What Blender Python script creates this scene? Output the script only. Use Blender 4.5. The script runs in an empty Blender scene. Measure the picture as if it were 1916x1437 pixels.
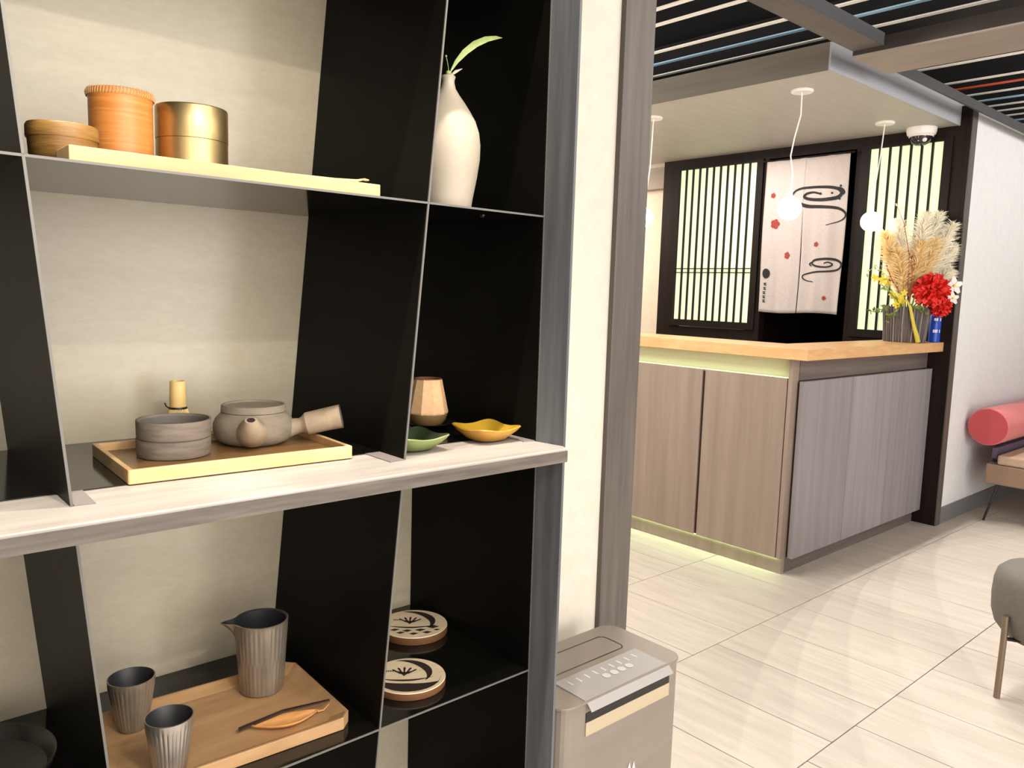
import bpy, math, random
from mathutils import Vector, Matrix
random.seed(7)
PI = math.pi
SC = bpy.context.scene
COL = SC.collection

# ------------------------------------------------------------------ camera
F_PX, YAW, PITCH, ROLL = 1480.86, math.radians(48.297), math.radians(6.669), math.radians(1.739)
fwd = Vector((math.cos(YAW)*math.cos(PITCH), math.sin(YAW)*math.cos(PITCH), -math.sin(PITCH)))
rgt = fwd.cross(Vector((0, 0, 1))).normalized(); up = rgt.cross(fwd)
r2 = rgt*math.cos(ROLL)+up*math.sin(ROLL); u2 = -rgt*math.sin(ROLL)+up*math.cos(ROLL)
cd = bpy.data.cameras.new('camera'); cam = bpy.data.objects.new('camera', cd); COL.objects.link(cam)
cd.sensor_width = 36; cd.sensor_fit = 'HORIZONTAL'; cd.lens = F_PX/1916*36; cd.clip_start = 0.02
m = Matrix((r2, u2, -fwd)).transposed().to_4x4(); m.translation = (0, 0, 1.35); cam.matrix_world = m
SC.camera = cam

# ------------------------------------------------------------------ world, exposure
w = bpy.data.worlds.new('world'); SC.world = w; w.use_nodes = True
w.node_tree.nodes['Background'].inputs[0].default_value = (0.80, 0.88, 1.0, 1)
w.node_tree.nodes['Background'].inputs[1].default_value = 0.35
vs = SC.view_settings; vs.view_transform = 'Standard'; vs.look = 'None'; vs.gamma = 1; vs.use_curve_mapping = False
vs.exposure = 0.55

# ------------------------------------------------------------------ lights of the room (ceiling lamps and added fill)
WARM = (1.0, 0.86, 0.68); NEUT = (1.0, 0.955, 0.885); COOL = (0.86, 0.92, 1.0); SPOTC = (1.0, 0.90, 0.76)
def aim(o, tgt):
    o.rotation_euler = (Vector(tgt)-Vector(o.location)).to_track_quat('-Z', 'Y').to_euler()
def spot(loc, tgt, power, size, col, rad=0.015, blend=0.3, name='track_spot_light'):
    d = bpy.data.lights.new(name, 'SPOT'); d.energy = power; d.spot_size = math.radians(size); d.spot_blend = blend
    d.color = col; d.shadow_soft_size = rad
    o = bpy.data.objects.new(name, d); o.location = loc; COL.objects.link(o); aim(o, tgt); return o
def area(loc, tgt, power, sx, sy, col, name='ceiling_area_light'):
    d = bpy.data.lights.new(name, 'AREA'); d.shape = 'RECTANGLE'; d.size = sx; d.size_y = sy; d.energy = power; d.color = col
    o = bpy.data.objects.new(name, d); o.location = loc; COL.objects.link(o); aim(o, tgt); return o
# track spots in front of the display shelf
spot((0.02, 0.655, 2.60), (0.05, 0.86, 1.1), 62, 62, SPOTC)
spot((0.62, 0.655, 2.60), (0.62, 0.86, 1.1), 62, 62, SPOTC)
spot((0.45, -1.04, 2.60), (0.35, 1.0, 1.00), 34, 50, SPOTC, rad=0.02, blend=0.5)
spot((0.30, -0.46, 2.60), (0.30, 1.0, 1.10), 10, 60, SPOTC, rad=0.02, blend=0.5)
spot((1.10, -0.2, 2.60), (0.50, 1.0, 0.8), 14, 55, WARM, rad=0.03, blend=0.5)
for lx in (0.12, 0.62): spot((lx, 0.38, 2.60), (lx-0.02, 0.865, 0.775), 40, 24, SPOTC, rad=0.01, blend=0.35)
# broad ceiling lamps of the lobby
area((0.6, -1.5, 2.50), (0.6, -1.2, 0), 60, 3.2, 1.6, NEUT)
# added broad fill behind the camera, then daylight from a glazed door
area((0.2, -3.42, 1.35), (0.2, 1.0, 1.30), 110, 5.6, 2.3, (1.0, 0.965, 0.92), name='front_fill_light')
area((2.15, -3.40, 1.35), (2.15, 1.0, 1.35), 26, 0.55, 2.3, COOL, name='shop_door_daylight')
area((3.4, -0.2, 2.36), (3.4, -0.2, 0), 10, 3.0, 1.2, NEUT)
area((6.6, 0.0, 2.36), (6.4, 0.4, 0), 10, 1.6, 1.6, NEUT)
area((2.3, 2.9, 2.40), (2.3, 2.9, 0), 46, 1.2, 1.8, NEUT)
# added lamps by the cross beam, tilted so their cone edge bounds the lit floor
for lx in (3.84, 4.15, 4.55, 4.95, 5.45): spot((lx, 1.699, 2.418), (lx, 1.699-0.788, 2.418-0.6157), 31, 104, NEUT, rad=0.004, blend=0.0, name='added_floor_spot')
for lx in (2.2, 2.75, 3.3): spot((lx, 1.572, 2.418), (lx, 1.572-0.788, 2.418-0.6157), 15, 104, NEUT, rad=0.06, blend=1.0, name='added_floor_spot')
# added lights out of view, facing up to brighten the ceiling slats
area((2.5, 4.4, 2.40), (2.7, 3.6, 4), 40, 1.5, 1.2, NEUT, name='uplight')
area((6.2, -0.6, 2.38), (6.0, 0.4, 4), 40, 2.4, 1.0, NEUT, name='uplight')
area((2.6, -0.8, 2.38), (2.9, 0.6, 4), 40, 1.4, 1.0, NEUT, name='uplight')
# reception zone
area((4.7, 5.2, 2.30), (5.3, 5.0, 1.2), 45, 0.6, 0.6, WARM)
area((4.4, 3.1, 2.36), (4.4, 3.1, 0), 12, 0.8, 0.8, NEUT)

# ------------------------------------------------------------------ materials
def lin(c):
    c = c/255.0
    return c/12.92 if c <= 0.04045 else ((c+0.055)/1.055)**2.4
def rgb(*c): return (lin(c[0]), lin(c[1]), lin(c[2]), 1)
MATS = {}
def mat(name, col, rough=0.6, metal=0.0, col2=None, nscale=(4, 4, 4), detail=4, bump=0.0, spec=0.5, emit=None, estr=0, rand=0.0,
        lo=0.35, hi=0.65, trans=0.0, aniso=0.0, dist=0.0, sheen=0.0, rvar=0.0):
    if name in MATS: return MATS[name]
    mt = bpy.data.materials.new(name); mt.use_nodes = True
    nt = mt.node_tree; N = nt.nodes; L = nt.links; b = N['Principled BSDF']
    b.inputs['Base Color'].default_value = col; b.inputs['Roughness'].default_value = rough
    b.inputs['Metallic'].default_value = metal; b.inputs['Specular IOR Level'].default_value = spec
    if trans: b.inputs['Transmission Weight'].default_value = trans
    if aniso: b.inputs['Anisotropic'].default_value = aniso
    if sheen: b.inputs['Sheen Weight'].default_value = sheen
    if emit: b.inputs['Emission Color'].default_value = emit; b.inputs['Emission Strength'].default_value = estr
    tc = N.new('ShaderNodeTexCoord'); mp = N.new('ShaderNodeMapping'); mp.inputs['Scale'].default_value = nscale
    L.new(tc.outputs['Object'], mp.inputs['Vector'])
    oi = N.new('ShaderNodeObjectInfo')
    if rand:
        ml = N.new('ShaderNodeMath'); ml.operation = 'MULTIPLY'; ml.inputs[1].default_value = 37.0
        L.new(oi.outputs['Random'], ml.inputs[0]); cx = N.new('ShaderNodeCombineXYZ')
        for i in range(3): L.new(ml.outputs[0], cx.inputs[i])
        L.new(cx.outputs[0], mp.inputs['Location'])
    nz = N.new('ShaderNodeTexNoise'); nz.inputs['Scale'].default_value = 1.0; nz.inputs['Detail'].default_value = detail
    nz.inputs['Roughness'].default_value = 0.6; nz.inputs['Distortion'].default_value = dist
    L.new(mp.outputs[0], nz.inputs['Vector'])
    if col2:
        rp = N.new('ShaderNodeValToRGB'); rp.color_ramp.elements[0].position = lo; rp.color_ramp.elements[1].position = hi
        rp.color_ramp.elements[0].color = col; rp.color_ramp.elements[1].color = col2
        L.new(nz.outputs['Fac'], rp.inputs[0]); out = rp.outputs[0]
        if rand:
            hs = N.new('ShaderNodeHueSaturation'); mr = N.new('ShaderNodeMapRange')
            mr.inputs['To Min'].default_value = 1-rand; mr.inputs['To Max'].default_value = 1+rand
            L.new(oi.outputs['Random'], mr.inputs['Value']); L.new(mr.outputs[0], hs.inputs['Value']); L.new(out, hs.inputs['Color']); out = hs.outputs[0]
        L.new(out, b.inputs['Base Color'])
    if rvar:
        mr = N.new('ShaderNodeMapRange'); mr.inputs['To Min'].default_value = rough-rvar; mr.inputs['To Max'].default_value = rough+rvar
        L.new(nz.outputs['Fac'], mr.inputs['Value']); L.new(mr.outputs[0], b.inputs['Roughness'])
    if bump:
        bp = N.new('ShaderNodeBump'); bp.inputs['Strength'].default_value = bump; bp.inputs['Distance'].default_value = 0.002
        L.new(nz.outputs['Fac'], bp.inputs['Height']); L.new(bp.outputs[0], b.inputs['Normal'])
    MATS[name] = mt; return mt

M_steel = mat('black_steel', rgb(14, 13, 11), 0.12, col2=rgb(18, 17, 14), nscale=(6, 6, 6), rvar=0.01, spec=0.42)
M_steeld = mat('black_steel_divider', rgb(14, 13, 11), 0.42, col2=rgb(18, 17, 14), nscale=(6, 6, 6), spec=0.05)
M_edge = mat('bare_steel_edge', rgb(104, 101, 97), 0.45, metal=0.4)
M_flange = mat('lit_steel_flange', rgb(132, 124, 122), 0.45, metal=0.2)  # feet of the black steel, coloured grey for the strong light on them
M_backp = mat('beige_fabric_panel', rgb(182, 170, 147), 0.38, col2=rgb(188, 177, 155), nscale=(60, 60, 160), bump=0.05, spec=0.5, detail=4)
M_slab = mat('pale_grey_laminate', rgb(146, 139, 134), 0.45, col2=rgb(166, 159, 154), nscale=(5, 60, 60), bump=0.1, detail=6)
M_slabe = mat('brown_grey_shaded_edge', rgb(72, 65, 59), 0.5, col2=rgb(102, 93, 85), nscale=(6, 60, 90), detail=6)  # shade of the ledge's front edge put into its darker colour
M_jamb = mat('grey_oak_laminate', rgb(74, 76, 80), 0.5, col2=rgb(92, 94, 97), nscale=(60, 60, 3), bump=0.1, detail=6)
M_column = mat('taupe_oak_laminate', rgb(80, 73, 69), 0.5, col2=rgb(96, 88, 83), nscale=(60, 60, 2.5), bump=0.12, detail=6)
M_cream = mat('cream_wallpaper', rgb(200, 191, 177), 0.8, col2=rgb(206, 198, 185), nscale=(30, 30, 30), bump=0.1)
M_white = mat('white_wallpaper', rgb(228, 229, 232), 0.7, col2=rgb(233, 234, 236), nscale=(20, 20, 20), bump=0.1)
M_dkwood = mat('dark_stained_wood', rgb(25, 18, 16), 0.5, col2=rgb(34, 25, 22), nscale=(40, 40, 2), bump=0.1, spec=0.15)
M_panelL = mat('brown_oak_panel', rgb(130, 114, 103), 0.5, col2=rgb(154, 137, 125), nscale=(16, 16, 0.9), detail=5, bump=0.06, rand=0.05, lo=0.25, hi=0.75)
M_worktop = mat('orange_oak_worktop', rgb(205, 158, 108), 0.4, col2=rgb(220, 176, 126), nscale=(8, 8, 50), detail=5)
M_carc = mat('grey_brown_carcass', rgb(98, 89, 85), 0.5, col2=rgb(112, 102, 97), nscale=(2, 40, 40))
M_tile = mat('cream_stone_tile', rgb(184, 172, 160), 0.5, col2=rgb(208, 197, 185), nscale=(30, 3.2, 8), detail=12, dist=0.3, bump=0.08, rand=0.035, lo=0.25, hi=0.75)
M_grout = mat('grey_grout', rgb(112, 100, 88), 0.85)
M_brownblack = mat('brown_black_board', rgb(42, 34, 30), 0.6)
M_black = mat('black_ceiling_paint', rgb(16, 16, 17), 0.85, col2=rgb(24, 24, 25))
M_slatW = mat('white_slat_paint', rgb(252, 248, 242), 0.5)
M_slatB = mat('pale_blue_slat_paint', rgb(168, 208, 238), 0.5)
M_slatO = mat('orange_slat_paint', rgb(225, 96, 60), 0.5)
M_beam = mat('brown_grey_beam', rgb(84, 77, 73), 0.6, col2=rgb(94, 87, 82), nscale=(3, 30, 30))
M_beamd = mat('dark_grey_beam', rgb(66, 66, 70), 0.6)
M_taupe = mat('taupe_ceiling_board', rgb(140, 128, 120), 0.6, col2=rgb(150, 138, 130), nscale=(10, 2, 10))
M_soff = mat('grey_soffit_board', rgb(172, 168, 162), 0.55, col2=rgb(180, 176, 171), nscale=(3, 30, 3), bump=0.05)
M_soffL = mat('brown_soffit_fascia', rgb(100, 94, 86), 0.6, col2=rgb(110, 103, 94), nscale=(10, 2, 30))
M_oak = mat('pale_oak', rgb(204, 166, 114), 0.5, col2=rgb(218, 182, 132), nscale=(8, 60, 60), detail=6, bump=0.08)
M_pine = mat('pale_hinoki', rgb(184, 154, 108), 0.5, col2=rgb(198, 168, 122), nscale=(6, 60, 80), detail=6)
M_oak2 = mat('oak_tray', rgb(168, 130, 90), 0.5, col2=rgb(186, 147, 104), nscale=(10, 70, 70), detail=6, bump=0.08)
M_bask = mat('orange_bamboo_weave', rgb(200, 124, 58), 0.4, col2=rgb(214, 142, 72), nscale=(15, 15, 420), bump=0.25, detail=2)
M_baskd = mat('brown_bamboo_weave', rgb(118, 86, 38), 0.45, col2=rgb(138, 102, 50), nscale=(20, 20, 160), bump=0.5)
M_brass = mat('brushed_brass', rgb(188, 162, 112), 0.36, metal=1.0, col2=rgb(198, 172, 120), nscale=(90, 90, 3), aniso=0.5)
M_vase = mat('cream_glaze', rgb(172, 160, 142), 0.5, col2=rgb(180, 168, 151), nscale=(20, 20, 20))
M_leaf = mat('green_leaf', rgb(140, 156, 92), 0.5, col2=rgb(168, 182, 116), nscale=(40, 40, 40))
M_clay = mat('grey_beige_clay', rgb(126, 115, 100), 0.75, col2=rgb(144, 131, 114), nscale=(30, 30, 90), bump=0.3, detail=6)
M_clayL = mat('light_beige_clay', rgb(156, 137, 115), 0.75, col2=rgb(170, 150, 127), nscale=(60, 60, 60), bump=0.25)
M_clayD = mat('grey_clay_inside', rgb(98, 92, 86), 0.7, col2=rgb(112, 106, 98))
M_bowl = mat('warm_grey_stoneware', rgb(112, 101, 90), 0.75, col2=rgb(132, 119, 106), nscale=(30, 30, 160), bump=0.35, detail=6)
M_bamb = mat('bamboo', rgb(214, 178, 110), 0.45, col2=rgb(228, 194, 128), nscale=(120, 120, 10))
M_dark = mat('black_lacquer', rgb(22, 22, 24), 0.3)
M_cupb = mat('speckled_peach_clay', rgb(214, 170, 124), 0.6, col2=rgb(224, 182, 138), nscale=(150, 150, 150))
M_cupf = mat('olive_brown_glaze', rgb(122, 96, 56), 0.45)
M_dgreen = mat('green_glaze', rgb(24, 34, 22), 0.25, col2=rgb(38, 50, 30), nscale=(30, 30, 30))
M_dgreenr = mat('pale_green_glaze', rgb(128, 138, 84), 0.3)
M_dyel = mat('mustard_glaze', rgb(148, 116, 26), 0.3, col2=rgb(168, 134, 38), nscale=(30, 30, 30))
M_dyelr = mat('amber_glaze', rgb(184, 134, 54), 0.35)
M_pewter = mat('bronze_glazed_ceramic', rgb(136, 124, 108), 0.32, metal=0.6, col2=rgb(158, 146, 130), nscale=(60, 60, 8), spec=0.6)
M_pewterl = mat('silver_glazed_ceramic', rgb(176, 168, 160), 0.30, metal=0.85, col2=rgb(194, 186, 178), nscale=(60, 60, 8), spec=0.6)
M_inner = mat('black_glaze_inside', rgb(38, 38, 40), 0.5)
M_kuro = mat('dark_brown_wood', rgb(50, 30, 20), 0.5)
M_leafw = mat('orange_brown_wood', rgb(205, 142, 80), 0.45, col2=rgb(218, 158, 96), nscale=(40, 200, 40))
M_trivet = mat('light_trivet_wood', rgb(214, 192, 158), 0.6, col2=rgb(226, 206, 174), nscale=(12, 80, 12))
M_trivede = mat('brown_trivet_edge', rgb(110, 72, 42), 0.6)
M_ink = mat('burnt_brown_mark', rgb(40, 26, 22), 0.7)
M_binm = mat('silver_grey_sheet_metal', rgb(134, 124, 115), 0.42, metal=0.3, col2=rgb(140, 130, 121), nscale=(3, 3, 40))
M_plate = mat('pale_label_plate', rgb(154, 150, 148), 0.45, metal=0.1)
M_platet = mat('plate_lettering', rgb(186, 184, 186), 0.5)
M_creamb = mat('cream_slot_lip', rgb(176, 160, 134), 0.45)
M_pane = mat('backlit_shoji_paper', rgb(205, 212, 182), 0.8, emit=rgb(224, 236, 190), estr=0.52)
M_cloth = mat('offwhite_linen', rgb(182, 170, 166), 0.9, col2=rgb(190, 178, 174), nscale=(90, 90, 90), bump=0.15, detail=2)
M_ink2 = mat('black_print', rgb(28, 24, 26), 0.8)
M_red = mat('red_print', rgb(150, 52, 42), 0.8)
M_redc = mat('pale_red_print', rgb(216, 120, 100), 0.8)
M_globe = mat('opal_glass_globe', rgb(255, 252, 246), 0.4, emit=rgb(255, 246, 232), estr=9)
M_wht = mat('white_plastic', rgb(232, 228, 224), 0.4)
M_dome = mat('smoked_dome', rgb(34, 26, 34), 0.08, spec=0.8)
M_led = mat('green_white_led_strip', rgb(230, 245, 190), 0.5, emit=rgb(214, 246, 150), estr=1.5)
M_led2 = mat('green_plinth_led', rgb(230, 245, 190), 0.5, emit=rgb(208, 250, 176), estr=17)
M_plume = mat('pampas_cream', rgb(255, 247, 226), 0.9, col2=rgb(255, 250, 236), nscale=(30, 30, 30))
M_plumeo = mat('pampas_apricot', rgb(255, 226, 168), 0.9, col2=rgb(255, 234, 188), nscale=(30, 30, 30))
M_redf = mat('scarlet_petal', rgb(214, 34, 30), 0.6, col2=rgb(232, 56, 42), nscale=(80, 80, 80))
M_yel = mat('yellow_petal', rgb(226, 204, 50), 0.6)
M_grn = mat('dark_green_leaf', rgb(84, 100, 44), 0.6, col2=rgb(120, 132, 60), nscale=(30, 30, 30))
M_rust = mat('rust_red_sprig', rgb(150, 66, 44), 0.7)
M_stem = mat('yellow_green_stem', rgb(196, 180, 74), 0.6)
M_pot = mat('grey_twig_pot', rgb(84, 76, 76), 0.7, col2=rgb(104, 96, 94), nscale=(60, 60, 6))
M_potb = mat('pale_twig', rgb(132, 126, 118), 0.7)
M_blue = mat('blue_tin', rgb(20, 66, 176), 0.35)
M_pink = mat('coral_upholstery', rgb(206, 102, 106), 0.75, col2=rgb(212, 108, 112), nscale=(60, 60, 60), sheen=0.2)
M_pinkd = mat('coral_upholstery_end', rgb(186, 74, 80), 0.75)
M_tan = mat('tan_upholstery', rgb(176, 150, 128), 0.75, col2=rgb(184, 158, 136), nscale=(60, 60, 60))
M_brn = mat('brown_upholstery_side', rgb(142, 116, 96), 0.75)
M_gry = mat('grey_upholstery', rgb(104, 99, 93), 0.8, col2=rgb(110, 105, 99), nscale=(60, 60, 60))
M_steell = mat('brushed_bronze_leg', rgb(134, 118, 102), 0.35, metal=0.8)
M_gbase = mat('grey_baseboard', rgb(118, 118, 120), 0.5)

# ------------------------------------------------------------------ mesh helpers
ROOT = {}     # object name -> world origin of its mesh data
def origin_of(o):
    return Vector(ROOT.get(o.name, (0, 0, 0))) if o else Vector((0, 0, 0))
def tag(o, label=None, cat=None, group=None, kind=None):
    if label: o['label'] = label
    if cat: o['category'] = cat
    if group: o['group'] = group
    if kind: o['kind'] = kind
    return o
def thing(name, loc, label, cat, group=None):
    o = bpy.data.objects.new(name, None); o.empty_display_size = 0.05; COL.objects.link(o); o.location = loc
    ROOT[o.name] = tuple(loc); return tag(o, label, cat, group)
def struct_empty(name):
    o = bpy.data.objects.new(name, None); COL.objects.link(o); ROOT[o.name] = (0, 0, 0); o['kind'] = 'structure'; return o

class MB:
    def __init__(s): s.v = []; s.f = []; s.m = []
    def add(s, vs, fs, mi=0):
        n = len(s.v); s.v += [tuple(v) for v in vs]; s.f += [tuple(i+n for i in f) for f in fs]; s.m += [mi]*len(fs); return s
    def box(s, x0, x1, y0, y1, z0, z1, mi=0, rot=0, c=None):
        vs = [(x, y, z) for z in (z0, z1) for y in (y0, y1) for x in (x0, x1)]
        if rot:
            cx, cy = c if c else ((x0+x1)/2, (y0+y1)/2); ca, sa = math.cos(rot), math.sin(rot)
            vs = [(cx+(x-cx)*ca-(y-cy)*sa, cy+(x-cx)*sa+(y-cy)*ca, z) for x, y, z in vs]
        return s.add(vs, [(0, 2, 3, 1), (4, 5, 7, 6), (0, 1, 5, 4), (2, 6, 7, 3), (0, 4, 6, 2), (1, 3, 7, 5)], mi)
    def prism(s, poly, z0, z1, mi=0):
        n = len(poly)
        a = sum(poly[i][0]*poly[(i+1) % n][1]-poly[(i+1) % n][0]*poly[i][1] for i in range(n))
        if a < 0: poly = poly[::-1]
        vs = [(x, y, z0) for x, y in poly]+[(x, y, z1) for x, y in poly]
        return s.add(vs, [tuple(range(n-1, -1, -1)), tuple(range(n, 2*n))]+[(i, (i+1) % n, n+(i+1) % n, n+i) for i in range(n)], mi)
    def hull8(s, a, b, mi=0):   # two matching quads a (bottom, ccw) and b (top)
        return s.add(list(a)+list(b), [(3, 2, 1, 0), (4, 5, 6, 7), (0, 1, 5, 4), (1, 2, 6, 5), (2, 3, 7, 6), (3, 0, 4, 7)], mi)
    def lathe(s, prof, c=(0, 0), n=40, mi=0, cap0=True, cap1=True, M=None, rfun=None, sq=None):
        vs = []
        for r, z in prof:
            for i in range(n):
                t = 2*PI*i/n; rr = r*(rfun(t, z) if rfun else 1)
                v = Vector((rr*math.cos(t), rr*math.sin(t), z))
                v = (M @ v) if M else v+Vector((c[0], c[1], 0))
                vs.append(v)
        fs = []
        for k in range(len(prof)-1):
            for i in range(n):
                j = (i+1) % n; fs.append((k*n+i, k*n+j, (k+1)*n+j, (k+1)*n+i))
        if cap0: fs.append(tuple(range(n-1, -1, -1)))
        if cap1: fs.append(tuple((len(prof)-1)*n+i for i in range(n)))
        return s.add(vs, fs, mi)
    def tube(s, pts, r, n=10, mi=0, caps=True):
        pts = [Vector(p) for p in pts]; rs = r if isinstance(r, (list, tuple)) else [r]*len(pts)
        vs = []; ref = None
        for i, p in enumerate(pts):
            d = (pts[min(i+1, len(pts)-1)]-pts[max(i-1, 0)]).normalized()
            if ref is None: ref = d.orthogonal().normalized()
            ref = (ref-d*ref.dot(d)).normalized(); b = d.cross(ref)
            for k in range(n):
                t = 2*PI*k/n; vs.append(p+(ref*math.cos(t)+b*math.sin(t))*rs[i])
        fs = []
        for i in range(len(pts)-1):
            for k in range(n):
                j = (k+1) % n; fs.append((i*n+k, i*n+j, (i+1)*n+j, (i+1)*n+k))
        if caps: fs += [tuple(range(n-1, -1, -1)), tuple((len(pts)-1)*n+k for k in range(n))]
        return s.add(vs, fs, mi)
    def sphere(s, c, r, n=24, mi=0, sc=(1, 1, 1)):
        k = n//2; vs = [(c[0], c[1], c[2]-r*sc[2])]
        for i in range(1, k):
            p = -PI/2+PI*i/k
            for j in range(n):
                t = 2*PI*j/n; vs.append((c[0]+r*sc[0]*math.cos(p)*math.cos(t), c[1]+r*sc[1]*math.cos(p)*math.sin(t), c[2]+r*sc[2]*math.sin(p)))
        vs.append((c[0], c[1], c[2]+r*sc[2])); fs = [(0, 1+(j+1) % n, 1+j) for j in range(n)]
        for i in range(k-2):
            for j in range(n):
                a = 1+i*n; q = (j+1) % n; fs.append((a+j, a+q, a+n+q, a+n+j))
        a = 1+(k-2)*n; e = len(vs)-1; fs += [(a+j, a+(j+1) % n, e) for j in range(n)]
        return s.add(vs, fs, mi)
    def build(s, name, mats, parent=None, smooth=False, bevel=0, label=None, kind=None, loc=None, sub=0):
        off = origin_of(parent)
        if loc is not None: off = Vector(loc)
        me = bpy.data.meshes.new(name)
        me.from_pydata([tuple(Vector(v)-off) for v in s.v], [], s.f)
        if not isinstance(mats, (list, tuple)): mats = [mats]
        for q in mats: me.materials.append(q)
        if any(s.m): me.polygons.foreach_set('material_index', s.m)
        if smooth:
            me.polygons.foreach_set('use_smooth', [True]*len(s.f))
            try: me.set_sharp_from_angle(angle=math.radians(38))
            except Exception: pass
        me.update()
        o = bpy.data.objects.new(name, me); COL.objects.link(o)
        if parent:
            o.parent = parent
            if loc is not None: o.location = Vector(loc)-origin_of(parent)
        else: o.location = off
        ROOT[o.name] = tuple(off)
        if bevel:
            b = o.modifiers.new('bevel', 'BEVEL'); b.width = bevel; b.segments = 2; b.limit_method = 'ANGLE'; b.angle_limit = math.radians(40)
        if sub:
            b = o.modifiers.new('sub', 'SUBSURF'); b.levels = sub; b.render_levels = sub
        if label: o['label'] = label
        if kind: o['kind'] = kind
        return o
def inst(src, loc, parent=None):      # shares mesh data
    o = src.copy(); COL.objects.link(o); o.parent = parent if parent else src.parent; o.location = loc; return o

# ================================================================== SETTING
# ---- floor: grout bed with stone tiles laid half-bond
floor = MB().box(-3.2, 9.2, -3.7, 6.6, -0.06, -0.0035).build('floor', M_grout, kind='structure')
TX, TY, G = 0.3095, 0.6255, 0.0018
tb = MB().box(-TX/2+G, TX/2-G, -TY/2+G, TY/2-G, -0.004, 0).build('tile', M_tile, floor, bevel=0.0008, loc=(0, 0, 0))
first = True; rest = MB()
for j in range(-9, 9):
    yc = 1.663-TY/2+TY*j
    offx = 0.155 if j % 2 else 0.0
    for i in range(-20, 22):
        xc = 2.29+0.1545+TX*i+offx*1.0
        if xc > 9 or xc < -3 or yc < -3.5 or yc > 6.4: continue
        if 1.0 < xc < 7.2 and -0.05 < yc < 3.3:
            if first: tb.location = (xc, yc, 0); first = False
            else: inst(tb, (xc, yc, 0), floor)
        else:
            rest.box(xc-TX/2+G, xc+TX/2-G, yc-TY/2+G, yc+TY/2-G, -0.004, 0)
rest.build('tile_field', M_tile, floor, kind='stuff', loc=(0, 0, 0))

# ---- walls
shelf_wall = MB().box(-3.0, 1.434, 1.182, 1.34, 0, 3.1).build('wall_shelf', M_cream, kind='structure')
MB().box(1.334, 1.434, 1.1685, 1.36, 0, 3.1).build('trim_1', M_column, kind='structure', bevel=0.002)
MB().box(5.165, 9.0, 1.80, 1.92, 0, 2.482).build('wall_right', M_white, kind='structure')
MB().box(5.165, 9.0, 1.788, 1.80, 0, 0.10).build('baseboard_right', M_gbase, kind='structure')
t2 = MB().box(5.095, 5.165, 1.791, 1.93, 0, 2.50).build('trim_2', M_dkwood, kind='structure')
MB().box(5.0945, 5.165, 1.785, 1.791, 0, 2.50).build('face_board', M_column, t2)
MB().box(-3.1, -3.0, -3.6, 1.3, 0, 3.1).build('wall_left', M_cream, kind='structure')
MB().box(-3.1, 9.1, -3.6, -3.5, 0, 3.1).build('wall_front', M_cream, kind='structure')
MB().box(9.0, 9.1, -3.5, 6.5, 0, 3.1).build('wall_end', M_cream, kind='structure')
MB().box(1.3, 5.5, 6.4, 6.5, 0, 3.1).build('wall_far', M_cream, kind='structure')
MB().box(1.3, 1.4, 1.36, 6.4, 0, 3.1).build('wall_office', M_cream, kind='structure')

# ---- back wall of the reception: dark timber frame with a doorway
wr = struct_empty('wall_reception')
MB().box(5.10, 5.17, 1.93, 4.0, 2.325, 2.40).build('header', M_dkwood, wr)
MB().box(5.10, 5.17, 3.835, 4.0, 0, 2.325).build('post', M_dkwood, wr)
MB().box(5.10, 5.17, 3.085, 3.175, 0, 2.325).build('post', M_dkwood, wr)
MB().box(5.10, 5.17, 2.37, 2.46, 0, 2.325).build('post', M_dkwood, wr)
MB().box(5.105, 5.17, 1.80, 1.935, 0, 2.40).build('post', M_dkwood, wr)
MB().box(5.10, 5.17, 3.175, 3.835, 0, 1.12).build('dado_panel', M_dkwood, wr)
MB().box(5.10, 5.17, 1.93, 2.37, 0, 1.12).build('dado_panel', M_dkwood, wr)
MB().box(5.35, 5.40, 4.0, 6.4, 0, 2.6).build('side_panel', M_cream, wr)
MB().box(5.17, 5.35, 4.0, 4.05, 0, 2.6).build('side_return', M_cream, wr)
MB().box(5.26, 5.35, 4.05, 6.4, 2.22, 2.389).build('side_header', M_taupe, wr)
# dark passage behind the curtain
MB().box(6.5, 6.55, 1.93, 4.0, 0, 2.5).box(5.17, 6.5, 3.2, 3.25, 0, 2.5).box(5.17, 6.5, 2.3, 2.35, 0, 2.5).box(5.17, 6.5, 2.3, 3.25, 2.36, 2.4).build('wall_passage', M_dkwood, kind='structure')
dp = thing('service_cupboard', (5.95, 2.85, 0), 'dark cupboard standing in the passage behind the hanging curtain', 'cupboard')
MB().box(5.85, 6.15, 2.50, 2.80, 0, 1.32).build('carcass', M_carc, dp, bevel=0.003)
MB().box(5.832, 5.85, 2.505, 2.645, 0.05, 1.30).build('door', M_column, dp, bevel=0.002)
MB().box(5.832, 5.85, 2.655, 2.795, 0.05, 1.30).build('door', M_column, dp, bevel=0.002)

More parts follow.
